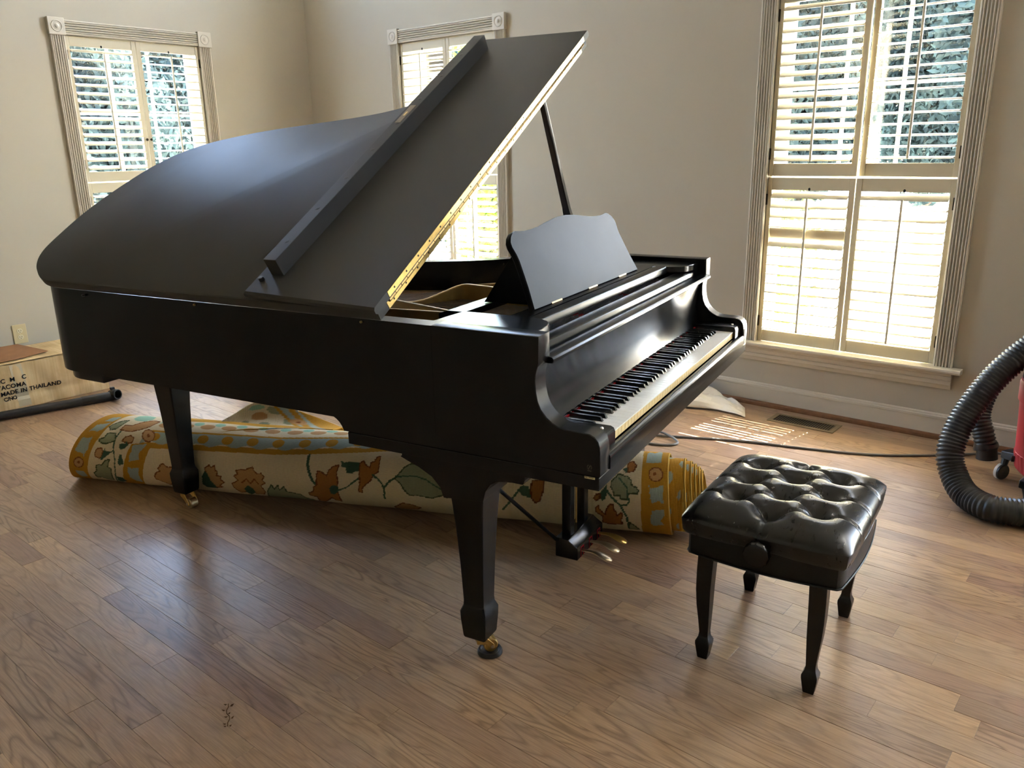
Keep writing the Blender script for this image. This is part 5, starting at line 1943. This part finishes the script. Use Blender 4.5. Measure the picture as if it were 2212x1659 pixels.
for a_ in (155, 65, 245, 335):
    ar = math.radians(a_)
    dx, dy = math.cos(ar), math.sin(ar)
    arm_ = MB()
    wv = Vector((-dy, dx, 0))
    p_, q_ = Vector((dx * .14, dy * .14, 0)), Vector((dx * .262, dy * .262, 0))
    vs = []
    for P_, hz, hw_ in ((p_, (.105, .150), .050), (q_, (.096, .128), .026)):
        for z in hz:
            for s in (-1, 1):
                v_ = P_ + wv * hw_ * s
                vs.append((v_.x, v_.y, z))
    arm_.add(vs, [(0, 1, 3, 2), (4, 6, 7, 5), (0, 4, 5, 1), (2, 3, 7, 6), (0, 2, 6, 4), (1, 5, 7, 3)])
    foot = arm_.obj('dolly_arm', M['blackplastic'], vac, bevel=.004)
    st = MB().tube([(q_.x * .96, q_.y * .96, .10), (q_.x * .96 + wv.x * .012, q_.y * .96 + wv.y * .012, .052)], [.016, .012], 10).obj('caster_fork', M['blackplastic'], foot)
    wc = Vector((q_.x * .96 + wv.x * .016, q_.y * .96 + wv.y * .016, .034))
    wl = MB()
    ax_ = Vector((dx, dy, 0)) if a_ != 155 else Vector((.86, -.5, 0))
    t1 = Vector((0, 0, 1))
    t2 = ax_.cross(t1)
    rr_ = []
    for q2, r_ in ((-.012, .022), (-.012, .030), (-.008, .034), (.008, .034), (.012, .030), (.012, .022), (.010, .004)):
        rr_.append([wc + ax_ * q2 + (t1 * math.cos(2 * PI * j / 24) + t2 * math.sin(2 * PI * j / 24)) * r_ for j in range(24)])
    wl.rings(rr_).obj('caster_wheel', M['blackplastic'], foot, smooth='auto')
    tr_ = MB()
    tr_.rings([[wc + ax_ * q2 + (t1 * math.cos(2 * PI * j / 24) + t2 * math.sin(2 * PI * j / 24)) * r_ for j in range(24)] for q2, r_ in ((-.0125, .0345), (-.006, .0352), (.000, .0345))])
    tr_.obj('wheel_rim', M['whiteplastic'], foot, smooth='auto')
MB().lathe([(.013, 0), (.013, .010), (.008, .014), (.001, .015)], 12, fn=lambda x, y, z: (-.180 - z * .9, -.052 + x - z * .3, .150 + y)).obj('drain_plug', M['screw'], vac, smooth='auto')


def hose(name, pts, r, parent, pitch=.0155):
    path = [Vector(q) for q in catmull(pts, 24)]
    L = [0]
    for a, b_ in zip(path, path[1:]):
        L.append(L[-1] + (b_ - a).length)
    n_ = int(L[-1] / (pitch / 4))
    P = []
    R = []
    for i in range(n_ + 1):
        s = L[-1] * i / n_
        k_ = min(range(len(L) - 1), key=lambda q: abs(L[q] - s)) if False else int(np.searchsorted(L, s, 'right') - 1)
        k_ = min(k_, len(path) - 2)
        f = (s - L[k_]) / max(1e-9, L[k_ + 1] - L[k_])
        P.append(path[k_].lerp(path[k_ + 1], f))
        R.append(r * (1.0 if i % 4 in (0, 1) else .90) * (1.0 if i % 4 else 1.015))
    return MB().tube(P, R, 22).obj(name, M['hose'], parent, smooth=True)


vl = vac.location
HF = [(-.10, 3.46, .055), (-.248, 3.374, .055), (-.313, 3.334, .055), (-.418, 3.304, .055), (-.515, 3.365, .062), (-.578, 3.425, .115), (-.608, 3.462, .190), (-.598, 3.515, .290), (-.555, 3.575, .405), (-.490, 3.640, .520), (-.395, 3.70, .63), (-.30, 3.72, .70)]
hose('hose', [tuple(Vector(q) - vl) for q in HF], .052, vac)
HB = [(-.30, 3.86, .66), (-.40, 3.93, .60), (-.490, 3.96, .520), (-.545, 3.95, .43), (-.578, 3.905, .335), (-.585, 3.860, .25), (-.556, 3.838, .170), (-.540, 3.833, .125)]
hose('hose', [tuple(Vector(q) - vl) for q in HB], .044, vac)
cf = [Vector((-.541, 3.8335, .135)), Vector((-.538, 3.833, .118)), Vector((-.536, 3.833, .112)), Vector((-.534, 3.832, .108)), Vector((-.529, 3.832, .066)), Vector((-.5288, 3.832, .064)), Vector((-.5305, 3.832, .078))]
MB().tube([q - vl for q in cf], [.046, .050, .050, .040, .043, .036, .034], 22).obj('hose_cuff', M['blackplastic'], vac, smooth='auto')

# power cord along the floor with a loop
cpts = [(-.05, 4.10, .006), (-.485, 4.115, .006), (-.62, 4.02, .006), (-.70, 3.945, .006), (-.963, 3.748, .006), (-1.25, 3.635, .006), (-1.532, 3.548, .006), (-1.842, 3.400, .006), (-1.93, 3.345, .010), (-1.955, 3.305, .014),
        (-1.905, 3.258, .006), (-1.83, 3.262, .006), (-1.772, 3.300, .006), (-1.765, 3.345, .006), (-1.815, 3.380, .012), (-1.90, 3.395, .020), (-1.99, 3.36, .012), (-2.12, 3.25, .006), (-2.3, 3.2, .006)]
o = MB().tube(catmull(cpts, 8), .0058, 10).obj('power_cord', M['cordgrey'], smooth=True)
tag(o, 'dark power cord with a loop running along the floor to the vacuum', 'cord')

# crumpled translucent sheet by the baseboard
sv = {}
vs, fs = [], []
nx_, ny_ = 26, 22
r2 = random.Random(3)
for j in range(ny_ + 1):
    for i in range(nx_ + 1):
        a, b_ = i / nx_, j / ny_
        x = -2.36 + .62 * a + .10 * (1 - b_) * (a - .3)
        y = 3.80 + .27 * b_ + .12 * a * (1 - b_) + .025 * math.sin(a * 9 + 1)
        z = .010 + .10 * max(0, 1 - abs(a - .38) / .42) * (.35 + .65 * b_) + .020 * abs(math.sin(a * 11 + b_ * 4)) * (.4 + b_) + .012 * abs(math.sin(b_ * 9 - a * 5))
        edge = min(a, 1 - a, b_ * 1.2 + .05) * 6
        z = .004 + (z - .004) * min(1, edge)
        y = min(y, 4.135)
        vs.append((x + 2.05, y - 3.97, z))
for j in range(ny_):
    for i in range(nx_):
        q = j * (nx_ + 1) + i
        fs.append((q, q + 1, q + nx_ + 2, q + nx_ + 1))
o = MB().add(vs, fs).obj('plastic_sheet', M['sheet'], loc=(-2.05, 3.97, 0))
o.data.polygons.foreach_set('use_smooth', [True] * len(o.data.polygons))
o.data.set_sharp_from_angle(angle=math.radians(18))
sm = o.modifiers.new('thickness', 'SOLIDIFY')
sm.thickness = .0025
tag(o, 'crumpled white foam sheet on the floor by the baseboard behind the piano', 'packing sheet')

# dry sprig on the floor
tw = empty('dry_sprig', (-1.712, .868, 0))
tag(tw, 'small dry brown sprig lying on the bare floor in front', 'sprig')
ang = math.atan2(.846 - .888, -1.674 + 1.751)
dv = Vector((math.cos(ang), math.sin(ang), 0))
nv = Vector((-dv.y, dv.x, 0))
stem = [dv * q + nv * .004 * math.sin(q * 120) + Vector((0, 0, .004)) for q in np.linspace(-.045, .045, 8)]
MB().tube(stem, .0012, 6).obj('stem', M['twig'], tw, smooth=True)
r3 = random.Random(9)
for k in range(9):
    c_ = stem[min(7, k)] if k < 8 else stem[7]
    s_ = 1 if k % 2 else -1
    v1 = (nv * s_ + dv * r3.uniform(-.3, .6)).normalized()
    v2 = Vector((0, 0, 1)).cross(v1)
    L = .010 * r3.uniform(.7, 1.3)
    b0 = c_ + v1 * .003
    MB().add([b0, b0 + v1 * L * .5 + v2 * L * .3 + Vector((0, 0, .002)), b0 + v1 * L + Vector((0, 0, .004)), b0 + v1 * L * .5 - v2 * L * .3 + Vector((0, 0, .001)), b0 + v1 * L * .5 + Vector((0, 0, -.002))],
             [(0, 1, 2), (0, 2, 3), (0, 4, 1), (0, 3, 4), (1, 4, 2), (3, 2, 4)]).obj('dry_leaf', M['twig'], tw)
